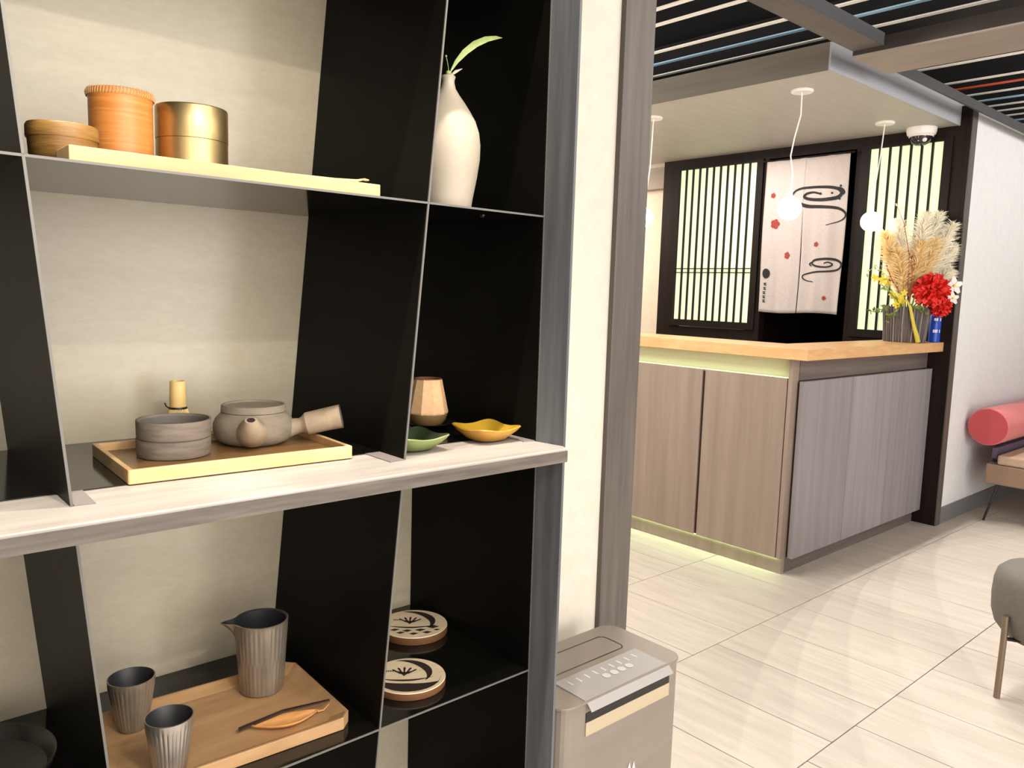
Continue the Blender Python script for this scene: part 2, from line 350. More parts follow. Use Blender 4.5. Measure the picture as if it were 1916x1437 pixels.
# ---- ceiling: black void, slats, beams, soffit
ceil = MB().box(-3.1, 9.1, -3.6, 6.5, 3.10, 3.16).build('ceiling', M_black, kind='structure')
sl = MB().box(-0.014, 0.014, -3.4, 6.3, 0, 0.006)
slx = [(2.918, 'w'), (3.085, 'w'), (3.42, 'w'), (3.597, 'b'), (3.785, 'w'), (4.645, 'w'), (5.03, 'w'), (5.195, 'o'), (5.385, 'w'), (5.575, 'b'),
       (5.757, 'w'), (5.925, 'w'), (6.10, 'w'), (6.28, 'b'), (6.46, 'w'), (6.64, 'w'), (2.55, 'w'), (2.36, 'b'), (2.0, 'w'), (1.8, 'w')]
base = {}
for x, k in slx:
    if k in base: inst(base[k], (x, 0, 2.62), ceil)
    else:
        o = sl.build('slat', {'w': M_slatW, 'b': M_slatB, 'o': M_slatO}[k], ceil, loc=(0, 0, 0)); o.location = (x, 0, 2.62); base[k] = o
        if k != 'w': o['label'] = {'b': 'pale blue ceiling slat', 'o': 'orange ceiling slat'}[k]
for o in list(ceil.children):
    if o.name.startswith('slat') and o.data == base['b'].data: o['label'] = 'pale blue ceiling slat'
MB().box(-3, 3.44, 1.584, 1.713, 2.422, 2.470).build('beam', M_beam, ceil, bevel=0.002)
MB().box(-3, 3.44, 1.580, 1.584, 2.421, 2.472).build('beam_edge', M_beamd, ceil)
MB().box(3.785, 9.0, 1.700, 1.713, 2.422, 2.470).build('beam_edge', M_beamd, ceil)
MB().box(3.44, 3.785, -3.4, 1.713, 2.396, 2.404).build('ceiling_board', M_taupe, ceil)
MB().box(3.438, 3.785, -3.4, 1.7125, 2.4042, 2.462).build('board_casing', M_brownblack, ceil)
MB().box(-3, 9, 4.9, 5.1, 2.7, 2.8).box(2.2, 2.36, -3, 6, 2.85, 2.98).box(4.22, 4.5, -3, 6, 2.78, 2.95).build('duct', M_black, ceil)
MB().tube([(2.9, -3, 2.9), (2.9, 6, 2.9)], 0.05, 12).tube([(3.3, -3, 2.95), (3.3, 6, 2.95)], 0.03, 12).build('pipe', M_beamd, ceil, smooth=True)
so = MB(); so.box(3.528, 5.12, 1.8625, 6.3, 2.392, 2.400); so.build('soffit_board', M_soff, ceil)
MB().box(3.520, 3.528, 1.8625, 6.3, 2.390, 2.513).build('soffit_fascia', M_soffL, ceil, label='brown fascia of the lowered ceiling')
MB().box(3.520, 5.20, 1.854, 1.8625, 2.390, 2.5118).build('soffit_fascia', mat('blue_grey_fascia', rgb(168, 170, 180), 0.5), ceil, label='pale blue-grey fascia of the lowered ceiling')
MB().box(3.53, 5.12, 1.87, 6.3, 2.45, 2.50).build('soffit_top', M_black, ceil)

# ================================================================== DISPLAY SHELF
YF, YB = 0.85, 1.174
T = 0.0026
shelf = thing('display_shelf', (0.1, 1.0, 0), 'large black steel display shelf with slanted dividers and a pale grey laminate ledge', 'shelf')
MB().box(-0.70, 0.836, YB+0.0015, YB+0.007, 0.02, 2.25).build('back_panel', M_backp, shelf)
MB().prism([(0.811, 0.85), (0.820, 0.803), (0.8245, 0.803), (0.838, 0.85), (0.838, 1.181), (0.8135, 1.181), (0.8135, 0.85)], 0, 2.3).build('jamb', M_jamb, shelf)
MB().box(-0.76, -0.70, 0.80, 1.181, 0, 2.3).build('jamb', M_jamb, shelf)
def steel_box(x0, x1, z0, z1, name, ms=None):
    b = MB(); b.box(x0, x1, YF+0.001, YB, z0, z1, 0); b.box(x0, x1, YF-0.0002, YF+0.001, z0, z1, 1)
    return b.build(name, [ms or M_steel, M_edge], shelf)
def divider(xf, z0, z1, name='divider'):
    b = MB()
    for y0, y1, mi in ((YF+0.0012, YB, 0), (YF-0.0006, YF+0.0012, 1)):
        b.hull8([(xf(z0)-T/2, y0, z0), (xf(z0)+T/2, y0, z0), (xf(z0)+T/2, y1, z0), (xf(z0)-T/2, y1, z0)],
                [(xf(z1)-T/2, y0, z1), (xf(z1)+T/2, y0, z1), (xf(z1)+T/2, y1, z1), (xf(z1)-T/2, y1, z1)], mi)
    return b.build(name, [M_steeld, M_edge], shelf)
d1 = lambda z: 0.1835-0.0885*(z-1.127)
d2 = lambda z: 0.5736+0.0925*(z-1.127)
d0 = lambda z: -0.27+0.0925*(z-1.127)
ZU, ZL, ZS, ZT, ZB = 1.461, 0.766, 1.127, 1.82, 0.38
steel_box(-0.70, 0.8095, ZU-T, ZU, 'shelf_board'); steel_box(-0.70, 0.8095, ZL-T, ZL, 'shelf_board')
steel_box(-0.70, 0.8095, ZT-T, ZT, 'shelf_board'); steel_box(-0.70, 0.8095, ZB-T, ZB, 'shelf_board')
for f in (d0, d1, d2):
    for z0, z1 in ((0.02, ZB-T), (ZB, ZL-T), (ZL, 1.107), (ZS, ZU-T), (ZU, ZT-T), (ZT, 2.25)): divider(f, z0, z1)
steel_box(0.8095, 0.8130, 0.02, 1.107, 'side_panel', M_steeld); steel_box(0.8095, 0.8130, ZS, 2.25, 'side_panel', M_steeld)
MB().prism([(-0.70, 0.787), (0.812, 0.787), (0.8192, 0.8025), (0.8108, 0.8495), (0.8095, 1.174), (-0.70, 1.174)], 1.107, ZS).build('ledge', M_slab, shelf, bevel=0.0015)
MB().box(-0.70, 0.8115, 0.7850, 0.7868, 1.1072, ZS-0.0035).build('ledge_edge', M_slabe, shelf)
MB().box(-0.70, 0.8095, 0.9085, 1.174, ZS, ZS+0.0012).build('ledge_liner', M_steel, shelf)
def foot(pts, z0=ZS, z1=ZS+0.0014): MB().prism(pts, z0, z1).build('foot_flange', M_flange, shelf)
foot([(0.1855, 0.8495), (0.2045, 0.8475), (0.2065, 0.9084), (0.1855, 0.9084)])
foot([(0.5715, 0.8475), (0.549, 0.8455), (0.549, 0.9084), (0.5715, 0.9084)])
foot([(-0.272, 0.8475), (-0.294, 0.8455), (-0.294, 0.9084), (-0.272, 0.9084)])
foot([(0.8085, 0.852), (0.790, 0.856), (0.790, 0.9084), (0.8085, 0.9084)])
foot([(0.5715, 0.8495), (0.549, 0.8495), (0.549, 0.90), (0.5715, 0.90)], 1.1055, 1.107)
MB().sphere((0.715, 0.875, ZU-T-0.0035), 0.004, 12).build('stud', M_steel, shelf, smooth=True)

# ------------------------------------------------------------------ things on the upper shelf
LIFT = 0.0004
def lathe_thing(name, c, z0, prof, mt, label, cat, group=None, n=48, parts=None, rfun=None, smooth=True):
    t = thing(name, (c[0], c[1], z0), label, cat, group)
    MB().lathe([(r, z0+z) for r, z in prof], c, n, rfun=rfun).build('body', mt, t, smooth=smooth)
    return t
bd = thing('wooden_tea_board', (0.37, 0.893, ZU), 'long pale hinoki board lying along the front edge of the upper shelf', 'board')
MB().box(0.1955, 0.5435, 0.868, 0.918, ZU+LIFT, ZU+0.0162).build('board', M_pine, bd, bevel=0.0008)
MB().box(0.21, 0.53, 0.8745, 0.9115, ZU+0.0162, ZU+0.0168).build('inlay', M_oak, bd)
sc = thing('bamboo_tea_scoop', (0.49, 0.885, ZU+0.017), 'slim pale bamboo scoop lying on the right end of the upper board', 'scoop')
MB().tube([(0.435, 0.893, ZU+0.0185), (0.49, 0.886, ZU+0.0185), (0.518, 0.882, ZU+0.0195), (0.529, 0.880, ZU+0.0225)], [0.0014, 0.0014, 0.0016, 0.001], 8).build('handle', M_pine, sc, smooth=True)
MB().sphere((0.529, 0.880, ZU+0.0215), 0.004, 12, sc=(1.4, 0.8, 0.35)).build('bowl', M_pine, sc, smooth=True)

c = (0.280, 1.0); z0 = ZU+LIFT
tbk = thing('bamboo_basket', (c[0], c[1], z0), 'tall orange woven bamboo basket with a stitched rim on the upper shelf', 'basket')
wv = lambda t, z: 1+0.006*math.sin(z*2600)
prof = [(0.0325, z0)]+[(0.0335, z0+0.002+i*0.00112) for i in range(80)]+[(0.0342, z0+0.093)]
prof2 = prof+[(0.0318, z0+0.093), (0.0312, z0+0.01)]
MB().lathe(prof2, c, 56, rfun=lambda t, z: 1+(0.0025*math.sin(z*2500+math.sin(t*9)*1.2) if z < z0+0.09 else 0)).build('body', M_bask, tbk, smooth=True)
MB().lathe([(0.0346, z0+0.093), (0.0356, z0+0.0955), (0.0353, z0+0.099), (0.034, z0+0.100), (0.0325, z0+0.098), (0.033, z0+0.093)], c, 56, cap0=False, cap1=False).build('rim', M_bask, tbk, smooth=True)
st = MB()
for i in range(64):
    t = 2*PI*i/64; a = Vector((math.cos(t), math.sin(t), 0)); t2 = t+0.035; b2 = Vector((math.cos(t2), math.sin(t2), 0)); C3 = Vector((c[0], c[1], 0))
    st.tube([C3+a*0.0352+Vector((0, 0, z0+0.0925)), C3+b2*0.0361+Vector((0, 0, z0+0.0965)), C3+b2*0.0343+Vector((0, 0, z0+0.1010))], 0.0005, 5)
st.build('stitching', M_pine, tbk, smooth=True)

c = (0.360, 1.0)
tin = thing('brass_tea_caddy', (c[0], c[1], z0), 'brushed brass tea caddy beside the tall orange basket', 'caddy')
MB().lathe([(0.040, z0), (0.0410, z0+0.001), (0.0410, z0+0.056)], c, 64).build('body', M_brass, tin, smooth=True)
MB().lathe([(0.0405, z0+0.056), (0.0413, z0+0.0566), (0.0413, z0+0.0935), (0.0405, z0+0.0950), (0.037, z0+0.0957)], c, 64).build('lid', M_brass, tin, smooth=True)

c = (0.2075, 0.945)
lb = thing('low_basket', (c[0], c[1], z0), 'low round brown bamboo box behind the left end of the upper board', 'basket')
MB().lathe([(0.022, z0), (0.026, z0+0.004), (0.0315, z0+0.014), (0.0325, z0+0.030)], c, 48).build('body', M_baskd, lb, smooth=True)
MB().lathe([(0.0335, z0+0.030), (0.0340, z0+0.0315), (0.0340, z0+0.042), (0.0325, z0+0.0445), (0.02, z0+0.0455)], c, 48).build('lid', M_baskd, lb, smooth=True)

c = (0.699, 0.940)
vs_ = thing('bottle_vase', (c[0], c[1], z0), 'cream glazed bottle vase with a slim neck in the upper right compartment', 'vase')
prof = [(0.0345, 0), (0.0362, 0.004), (0.0385, 0.02), (0.0440, 0.050), (0.0475, 0.075), (0.0478, 0.095), (0.0455, 0.112), (0.0400, 0.128), (0.0320, 0.141), (0.0240, 0.153), (0.0165, 0.163), (0.0108, 0.172), (0.0088, 0.180), (0.0088, 0.184), (0.0102, 0.188), (0.0095, 0.1895), (0.0078, 0.188), (0.0070, 0.180), (0.0070, 0.165)]
MB().lathe([(r, z0+z) for r, z in prof], c, 56).build('body', M_vase, vs_, smooth=True)
def blade(pts, ws, nrm, th=0.0004):
    b = MB(); vs = []; n = len(pts); fs = []
    for i, p in enumerate(pts):
        p = Vector(p); d = (Vector(pts[min(i+1, n-1)])-Vector(pts[max(i-1, 0)])).normalized(); sdir = d.cross(Vector(nrm)).normalized(); nn = sdir.cross(d)
        for q, l in ((-1, 0), (0, -0.25), (1, 0)): vs.append(p+sdir*q*ws[i]+nn*ws[i]*l)
    for i in range(n-1):
        for k in range(2): fs.append((i*3+k, i*3+k+1, i*3+k+4, i*3+k+3))
    return vs, fs
sp = thing('leaf_sprig', (0.699, 0.94, ZU+0.17), 'green sprig with one long curved leaf rising from the cream vase', 'sprig')
MB().tube([(0.699, 0.94, ZU+0.168), (0.7005, 0.94, ZU+0.190), (0.704, 0.94, ZU+0.200)], [0.0016, 0.0016, 0.0008], 8).build('stem', M_leaf, sp, smooth=True)
v, f = blade([(0.7020, 0.94, ZU+0.196), (0.712, 0.939, ZU+0.212), (0.726, 0.938, ZU+0.228), (0.744, 0.937, ZU+0.243), (0.764, 0.936, ZU+0.254), (0.782, 0.935, ZU+0.260), (0.793, 0.935, ZU+0.262)], [0.0008, 0.0028, 0.0044, 0.0050, 0.0044, 0.0028, 0.0003], (0.35, 0.9, -0.3))
MB().add(v, f).build('leaf', M_leaf, sp, smooth=True)
v, f = blade([(0.7015, 0.94, ZU+0.190), (0.710, 0.937, ZU+0.198), (0.719, 0.934, ZU+0.203)], [0.001, 0.0022, 0.0003], (0.3, 0.9, -0.3))
MB().add(v, f).build('leaf', M_vase, sp, smooth=True, label='short pale leaf')
MB().tube([(0.7005, 0.94, ZU+0.192), (0.698, 0.941, ZU+0.207), (0.695, 0.941, ZU+0.216)], 0.0005, 6).sphere((0.6948, 0.941, ZU+0.2165), 0.0016, 10).build('twig', M_leaf, sp, smooth=True)
MB().sphere((0.6965, 0.937, ZU+0.193), 0.0038, 12).sphere((0.7015, 0.936, ZU+0.191), 0.003, 12).build('bud', M_leaf, sp, smooth=True)

# ------------------------------------------------------------------ tray with tea things on the ledge
zt = ZS+0.0014
def tray(name, cx, cy, W, D, H, z0, rot, mt, label, rimw=0.006, fl=0.006, ch=0.0, slope=0.0, bmt=None):
    t = thing(name, (cx, cy, z0), label, 'tray')
    ca, sa = math.cos(rot), math.sin(rot)
    R = lambda p: (cx+p[0]*ca-p[1]*sa, cy+p[0]*sa+p[1]*ca)
    def ring(w, d, k):
        k = max(k, 0.0015); x, y = w/2, d/2
        return [R(p) for p in ((-x+k, -y), (x-k, -y), (x, -y+k), (x, y-k), (x-k, y), (-x+k, y), (-x, y-k), (-x, -y+k))]
    b = MB(); L = [(ring(W, D, ch), z0), (ring(W, D, ch), z0+H), (ring(W-2*rimw, D-2*rimw, ch*0.8), z0+H), (ring(W-2*rimw-2*slope, D-2*rimw-2*slope, ch*0.6), z0+fl)]
    vs = []; fs = []
    for poly, z in L: vs += [(x, y, z) for x, y in poly]
    for k in range(3): fs += [(k*8+i, k*8+(i+1) % 8, k*8+8+(i+1) % 8, k*8+8+i) for i in range(8)]
    fs.append(tuple(range(7, -1, -1)))
    b.add(vs, fs).build('rim', mt, t, bevel=0.0008)
    fv = [(x, y, z0+fl) for x, y in L[3][0]]
    MB().add(fv, [tuple(range(8))]).build('base', bmt or mt, t)
    return t
tr = tray('tea_tray', 0.3890, 0.9855, 0.270, 0.178, 0.0160, zt, math.radians(-2.4), M_oak, 'pale oak rectangular tray carrying the grey teapot and stacked bowls', bmt=mat('shaded_brown_tray_floor', rgb(122, 90, 54), 0.35, col2=rgb(138, 104, 64), nscale=(10, 70, 70), detail=6))  # tray floor coloured darker than the oak rim, standing in for its shade
zf = zt+0.006
def bowl(c, z, r, h, label):
    t = thing('stoneware_bowl', (c[0], c[1], z), label, 'bowl', 'stacked stoneware bowls')
    MB().lathe([(r*0.90, z), (r*0.975, z+0.0012), (r*0.995, z+0.004), (r, z+h-0.0012), (r*0.99, z+h), (r*0.94, z+h), (r*0.93, z+h-0.003)], c, 56, cap1=False).build('body', M_bowl, t, smooth=True)
    MB().lathe([(r*0.93, z+h-0.003), (r*0.90, z+0.012), (r*0.7, z+0.005), (0.001, z+0.004)], c, 56, cap0=False).build('inside', M_clayD, t, smooth=True)
bowl((0.3340, 1.0075), zf, 0.0436, 0.0232, 'lower of two stacked warm grey stoneware bowls on the oak tray')
bowl((0.3330, 1.0030), zf+0.0232, 0.0436, 0.0232, 'upper of two stacked warm grey stoneware bowls on the oak tray')

# teapot (side handled)
pc = (0.4467, 1.028); sd = Vector((-0.44, -0.90, 0)).normalized(); hd = Vector((0.835, -0.52, 0)).normalized()
kp = thing('side_handled_teapot', (pc[0], pc[1], zf), 'grey beige clay teapot with a hollow side handle beside the stacked bowls', 'teapot')
prof = [(0.032, 0), (0.038, 0.001), (0.0470, 0.006), (0.0515, 0.013), (0.0530, 0.021), (0.0525, 0.028), (0.0495, 0.035), (0.0450, 0.0400), (0.0425, 0.0425), (0.0420, 0.0435)]
MB().lathe([(r, zf+z) for r, z in prof], pc, 64, rfun=lambda t, z: 1+0.004*math.sin(z*1500)).build('body', M_clay, kp, smooth=True)
lid = MB().lathe([(0.0410, zf+0.0435), (0.0425, zf+0.0445), (0.0418, zf+0.0520), (0.0405, zf+0.0535), (0.0385, zf+0.0532), (0.0370, zf+0.0510), (0.02, zf+0.0500), (0.001, zf+0.0500)], pc, 64).build('lid', M_clay, kp, smooth=True)
P = Vector((pc[0], pc[1], 0)); Z3 = lambda z: Vector((0, 0, z))
s0 = P+sd*0.032+Z3(zf+0.022); s1 = P+sd*0.050+Z3(zf+0.0225); s2 = P+sd*0.064+Z3(zf+0.0285); s3 = P+sd*0.073+Z3(zf+0.039); s4 = P+sd*0.0748+Z3(zf+0.043)
spt = MB().tube([s0, s1, s2, s3, s4], [0.0220, 0.0195, 0.0150, 0.0095, 0.0075], 28).build('spout', M_clayL, kp, smooth=True)
dd = (s4-s3).normalized(); MB().tube([s4-dd*0.0003, s4+dd*0.0003], 0.0052, 20).build('spout_hole', M_ink, spt)
h = [P+hd*a+Vector((0, 0, zf+zz)) for a, zz in ((0.036, 0.0195), (0.052, 0.0215), (0.062, 0.0240), (0.066, 0.0250), (0.0705, 0.0262), (0.090, 0.0310), (0.1165, 0.0368))]
o = [P+hd*a+Vector((0, 0, zf+zz)) for a, zz in ((0.1170, 0.0369), (0.108, 0.035), (0.09, 0.031))]
hnd = MB().tube(h, [0.0170, 0.0120, 0.0100, 0.0118, 0.0156, 0.0158, 0.0166], 28, caps=False).build('handle', M_clayL, kp, smooth=True)
MB().tube([h[-1], o[0], o[1], o[2]], [0.0168, 0.0140, 0.0132, 0.011], 28).build('handle_bore', M_clayD, hnd, smooth=True)

# whisk
wc = (0.3750, 1.112); zw = ZS+0.0014
wk = thing('bamboo_tea_whisk', (wc[0], wc[1], zw), 'bamboo tea whisk standing behind the stacked grey bowls', 'whisk')
MB().lathe([(0.0108, zw+0.049), (0.0112, zw+0.051), (0.0108, zw+0.058), (0.0114, zw+0.0615), (0.0109, zw+0.065), (0.0104, zw+0.0840), (0.0100, zw+0.0855), (0.0086, zw+0.0855), (0.0084, zw+0.080)], wc, 28).build('handle', M_bamb, wk, smooth=True)
ti = MB()
for i in range(40):
    t = 2*PI*i/40; d = Vector((math.cos(t), math.sin(t), 0)); C3 = Vector((wc[0], wc[1], 0))
    ti.tube([C3+d*0.0105+Vector((0, 0, zw+0.050)), C3+d*0.0175+Vector((0, 0, zw+0.030)), C3+d*0.0215+Vector((0, 0, zw+0.012)), C3+d*0.019+Vector((0, 0, zw+0.0008))], 0.0007, 5)
ti.build('tines', M_bamb, wk, smooth=True, kind='stuff')
MB().lathe([(0.0118, zw+0.046), (0.0122, zw+0.048), (0.0118, zw+0.050)], wc, 24).tube([(wc[0]-0.011, wc[1]-0.004, zw+0.048), (wc[0]-0.017, wc[1]-0.004, zw+0.052), (wc[0]-0.019, wc[1]-0.004, zw+0.057)], 0.0009, 6).build('thread', M_dark, wk, smooth=True)

# right-hand compartment: cup, saucer, dishes
c = (0.7430, 1.037); z = zt
sa = thing('black_saucer', (c[0], c[1], z), 'thin black round saucer under the beige faceted cup', 'saucer')
MB().lathe([(0.025, z), (0.030, z+0.002), (0.0445, z+0.0075), (0.046, z+0.0085), (0.0445, z+0.0088), (0.028, z+0.0038), (0.001, z+0.0036)], c, 48).build('body', M_dark, sa, smooth=True)
z = zt+0.0040
cu = thing('faceted_cup', (c[0], c[1], z), 'beige faceted clay cup narrowing to its mouth, standing on a black saucer', 'cup')
MB().lathe([(0.0325, z+0.0185), (0.0330, z+0.021), (0.0222, z+0.0735)], c, 10, cap0=False, cap1=False).build('body', M_cupb, cu)
MB().lathe([(0.019, z), (0.0235, z+0.001), (0.029, z+0.008), (0.0318, z+0.0165), (0.0318, z+0.0187)], c, 36, cap1=False).build('foot', M_cupf, cu, smooth=True)
MB().lathe([(0.0220, z+0.0735), (0.0215, z+0.0748), (0.0192, z+0.0742), (0.0275, z+0.02), (0.001, z+0.006)], c, 36, cap0=False).build('inside', mat('brown_clay_inside', rgb(120, 78, 52), 0.7), cu, smooth=True)
def sqdish(cx, cy, s, z, m_in, m_rim, label):
    t = thing('glazed_dish', (cx, cy, z), label, 'dish', 'square glazed dishes')
    n = 64
    def ring(k, zz, lift, e):
        out = []
        for i in range(n):
            a = 2*PI*i/n; ca, sa_ = math.cos(a), math.sin(a)
            r = 1/((abs(ca)**e+abs(sa_)**e)**(1/e))
            cr = abs(math.sin(2*a))**3
            r *= 1+0.05*cr*lift*20
            out.append((cx+k*r*ca, cy+k*r*sa_, zz+lift*cr))
        return out
    R = [ring(s*0.52, z, 0, 2.4), ring(s*0.66, z+0.002, 0, 2.8), ring(s*0.94, z+0.0125, 0.003, 5), ring(s, z+0.0172, 0.004, 7)]
    I = [ring(s*0.985, z+0.0186, 0.004, 7), ring(s*0.70, z+0.0085, 0.001, 3.2), ring(s*0.55, z+0.0045, 0, 2.6), ring(0.001, z+0.004, 0, 2)]
    b = MB(); vs = sum(R+I[:1], []); b.add(vs, [tuple(range(n-1, -1, -1))]+[(k*n+i, k*n+(i+1) % n, (k+1)*n+(i+1) % n, (k+1)*n+i) for k in range(4) for i in range(n)])
    b.build('outside', m_rim, t, smooth=True)
    b = MB(); b.add(sum(I, []), [(k*n+i, k*n+(i+1) % n, (k+1)*n+(i+1) % n, (k+1)*n+i) for k in range(3) for i in range(n)])
    b.build('inside', m_in, t, smooth=True)
sqdish(0.7530, 0.9000, 0.0405, zt, M_dyel, M_dyelr, 'mustard yellow square dish with upturned corners in front of the beige cup')
sqdish(0.6210, 0.9020, 0.0405, zt, M_dgreen, M_dgreenr, 'dark green square dish with a pale rim beside the slanted divider')

# ------------------------------------------------------------------ lower shelf
z0 = ZL+LIFT
tray('sake_tray', 0.3740, 0.9815, 0.292, 0.197, 0.0165, z0, math.radians(-2.5), M_oak2, 'wide oak tray with clipped corners carrying the fluted jug and two cups', rimw=0.0035, fl=0.0075, ch=0.014, slope=0.016)
zf = z0+0.0077
def flute(n, a, zlo, zhi, step=None):
    def fn(t, z):
        if z < zlo or z > zhi: return 1
        k = n if (step is None or z > step) else n
        ph = 0 if (step is None or z > step) else PI
        return 1+a*(abs(math.cos(k*t/2+ph/2))-0.6)
    return fn
def cup(c, z, rb, rt, h, mt, label):
    t = thing('fluted_cup', (c[0], c[1], z), label, 'cup', 'fluted sake cups')
    N = 14; pr = [(rb*0.9, z), (rb, z+0.0015)]+[(rb+(rt-rb)*(k/N)**0.85, z+0.002+(h-0.006)*k/N) for k in range(1, N)]+[(rt, z+h-0.003), (rt, z+h), (rt-0.0012, z+h+0.0004)]
    MB().lathe(pr, c, 120, cap1=False, rfun=flute(30, 0.03, z+0.003, z+h-0.004)).build('body', mt, t, smooth=True)
    MB().lathe([(rt-0.0012, z+h+0.0004), (rt-0.0024, z+h-0.001), (rb*0.9, z+0.006), (0.001, z+0.005)], c, 48, cap0=False).build('inside', M_inner, t, smooth=True)
cup((0.2855, 1.0390), zf, 0.0175, 0.0285, 0.069, M_pewter, 'bronze glazed fluted cup near the back left of the oak sake tray')
cup((0.2915, 0.9140), zf, 0.0175, 0.0270, 0.069, M_pewterl, 'silvery fluted cup at the front of the oak sake tray')
jc = (0.4572, 1.0320)
jg = thing('fluted_jug', (jc[0], jc[1], zf), 'tall bronze glazed fluted jug with a small spout on the oak tray', 'jug')
N = 22; rb, rt, h = 0.0300, 0.0366, 0.105; sdir = math.atan2(0.32, -0.95)
pr = [(rb*0.90, zf), (rb, zf+0.003)]+[(rb+(rt-rb)*(k/N), zf+0.004+(h-0.008)*k/N) for k in range(1, N)]+[(rt, zf+h-0.003), (rt+0.0006, zf+h), (rt-0.001, zf+h+0.0006)]
fl = flute(34, 0.024, zf+0.004, zf+h-0.006, zf+0.052)
def jr(t, z, pk=0.50):
    k = max(0, (z-(zf+0.072))/(h-0.072)); d = (t-sdir+PI) % (2*PI)-PI
    return fl(t, z)+pk*k**2.6*math.exp(-(abs(d)/0.20)**1.7)
MB().lathe(pr, jc, 136, cap1=False, rfun=jr).build('body', M_pewter, jg, smooth=True)
MB().lathe([(rt-0.001, zf+h+0.0006), (rt-0.0028, zf+h-0.001), (rt-0.004, zf+h-0.02), (rb*0.9, zf+0.01), (0.001, zf+0.006)], jc, 136, cap0=False, rfun=lambda t, z: 1+(jr(t, z)-fl(t, z))*0.98).build('inside', M_inner, jg, smooth=True)
kn = thing('tea_sweet_pick', (0.445, 0.932, zf), 'slim dark brown wooden pick lying across the leaf shaped dish', 'pick')
MB().add([(0.3842, 0.9385, zf+0.0035), (0.3865, 0.9445, zf+0.0035), (0.4440, 0.9370, zf+0.0120), (0.5060, 0.9250, zf+0.0115), (0.5055, 0.9222, zf+0.0115), (0.4430, 0.9320, zf+0.0120)]+
         [(0.3842, 0.9385, zf+0.0062), (0.3865, 0.9445, zf+0.0062), (0.4440, 0.9370, zf+0.0145), (0.5060, 0.9250, zf+0.0135), (0.5055, 0.9222, zf+0.0135), (0.4430, 0.9320, zf+0.0145)],
         [(0, 1, 2, 5), (5, 2, 3, 4), (6, 11, 8, 7), (11, 10, 9, 8), (0, 6, 7, 1), (1, 7, 8, 2), (2, 8, 9, 3), (3, 9, 10, 4), (4, 10, 11, 5), (5, 11, 6, 0)]).build('blade', M_kuro, kn)
ld = thing('leaf_dish', (0.445, 0.925, zf), 'small orange brown wooden leaf shaped dish under the dark pick', 'dish')
b = MB(); vs = []; n = 15
for i in range(n):
    u = i/(n-1); wv_ = 0.0165*math.sin(PI*u)**0.8*(1-0.25*u)+0.0003
    cx = 0.3985+0.088*u; cy = 0.9400-0.020*u-0.012*math.sin(PI*u)
    for k in range(7):
        q = -1+2*k/6; vs.append((cx+q*wv_*0.2, cy+q*wv_, zf+0.0006+0.0095*q*q*(0.3+0.7*math.sin(PI*u))+0.004*(1-math.sin(PI*u))))
fs = [(i*7+k, (i+1)*7+k, (i+1)*7+k+1, i*7+k+1) for i in range(n-1) for k in range(6)]
o_ = b.add(vs, fs).build('body', M_leafw, ld, smooth=True); mo = o_.modifiers.new('solid', 'SOLIDIFY'); mo.thickness = 0.0012; mo.offset = 1
MB().tube([(0.4860, 0.9200, zf+0.0045), (0.4940, 0.9190, zf+0.0040), (0.5040, 0.9215, zf+0.0085)], [0.0012, 0.0010, 0.0006], 8).build('stalk', M_leafw, ld, smooth=True)

bc = (0.1050, 1.0200)
bb = thing('large_black_bowl', (bc[0], bc[1], z0), 'large shallow black bowl on the lower left shelf', 'bowl')
MB().lathe([(0.035, z0), (0.04, z0+0.003), (0.068, z0+0.012), (0.084, z0+0.024), (0.0895, z0+0.036), (0.0885, z0+0.0372), (0.0865, z0+0.036), (0.078, z0+0.02), (0.05, z0+0.010), (0.001, z0+0.008)], bc, 72).build('body', mat('black_glazed_bowl', rgb(30, 30, 30), 0.35, col2=rgb(42, 40, 34), nscale=(20, 20, 20)), bb, smooth=True)

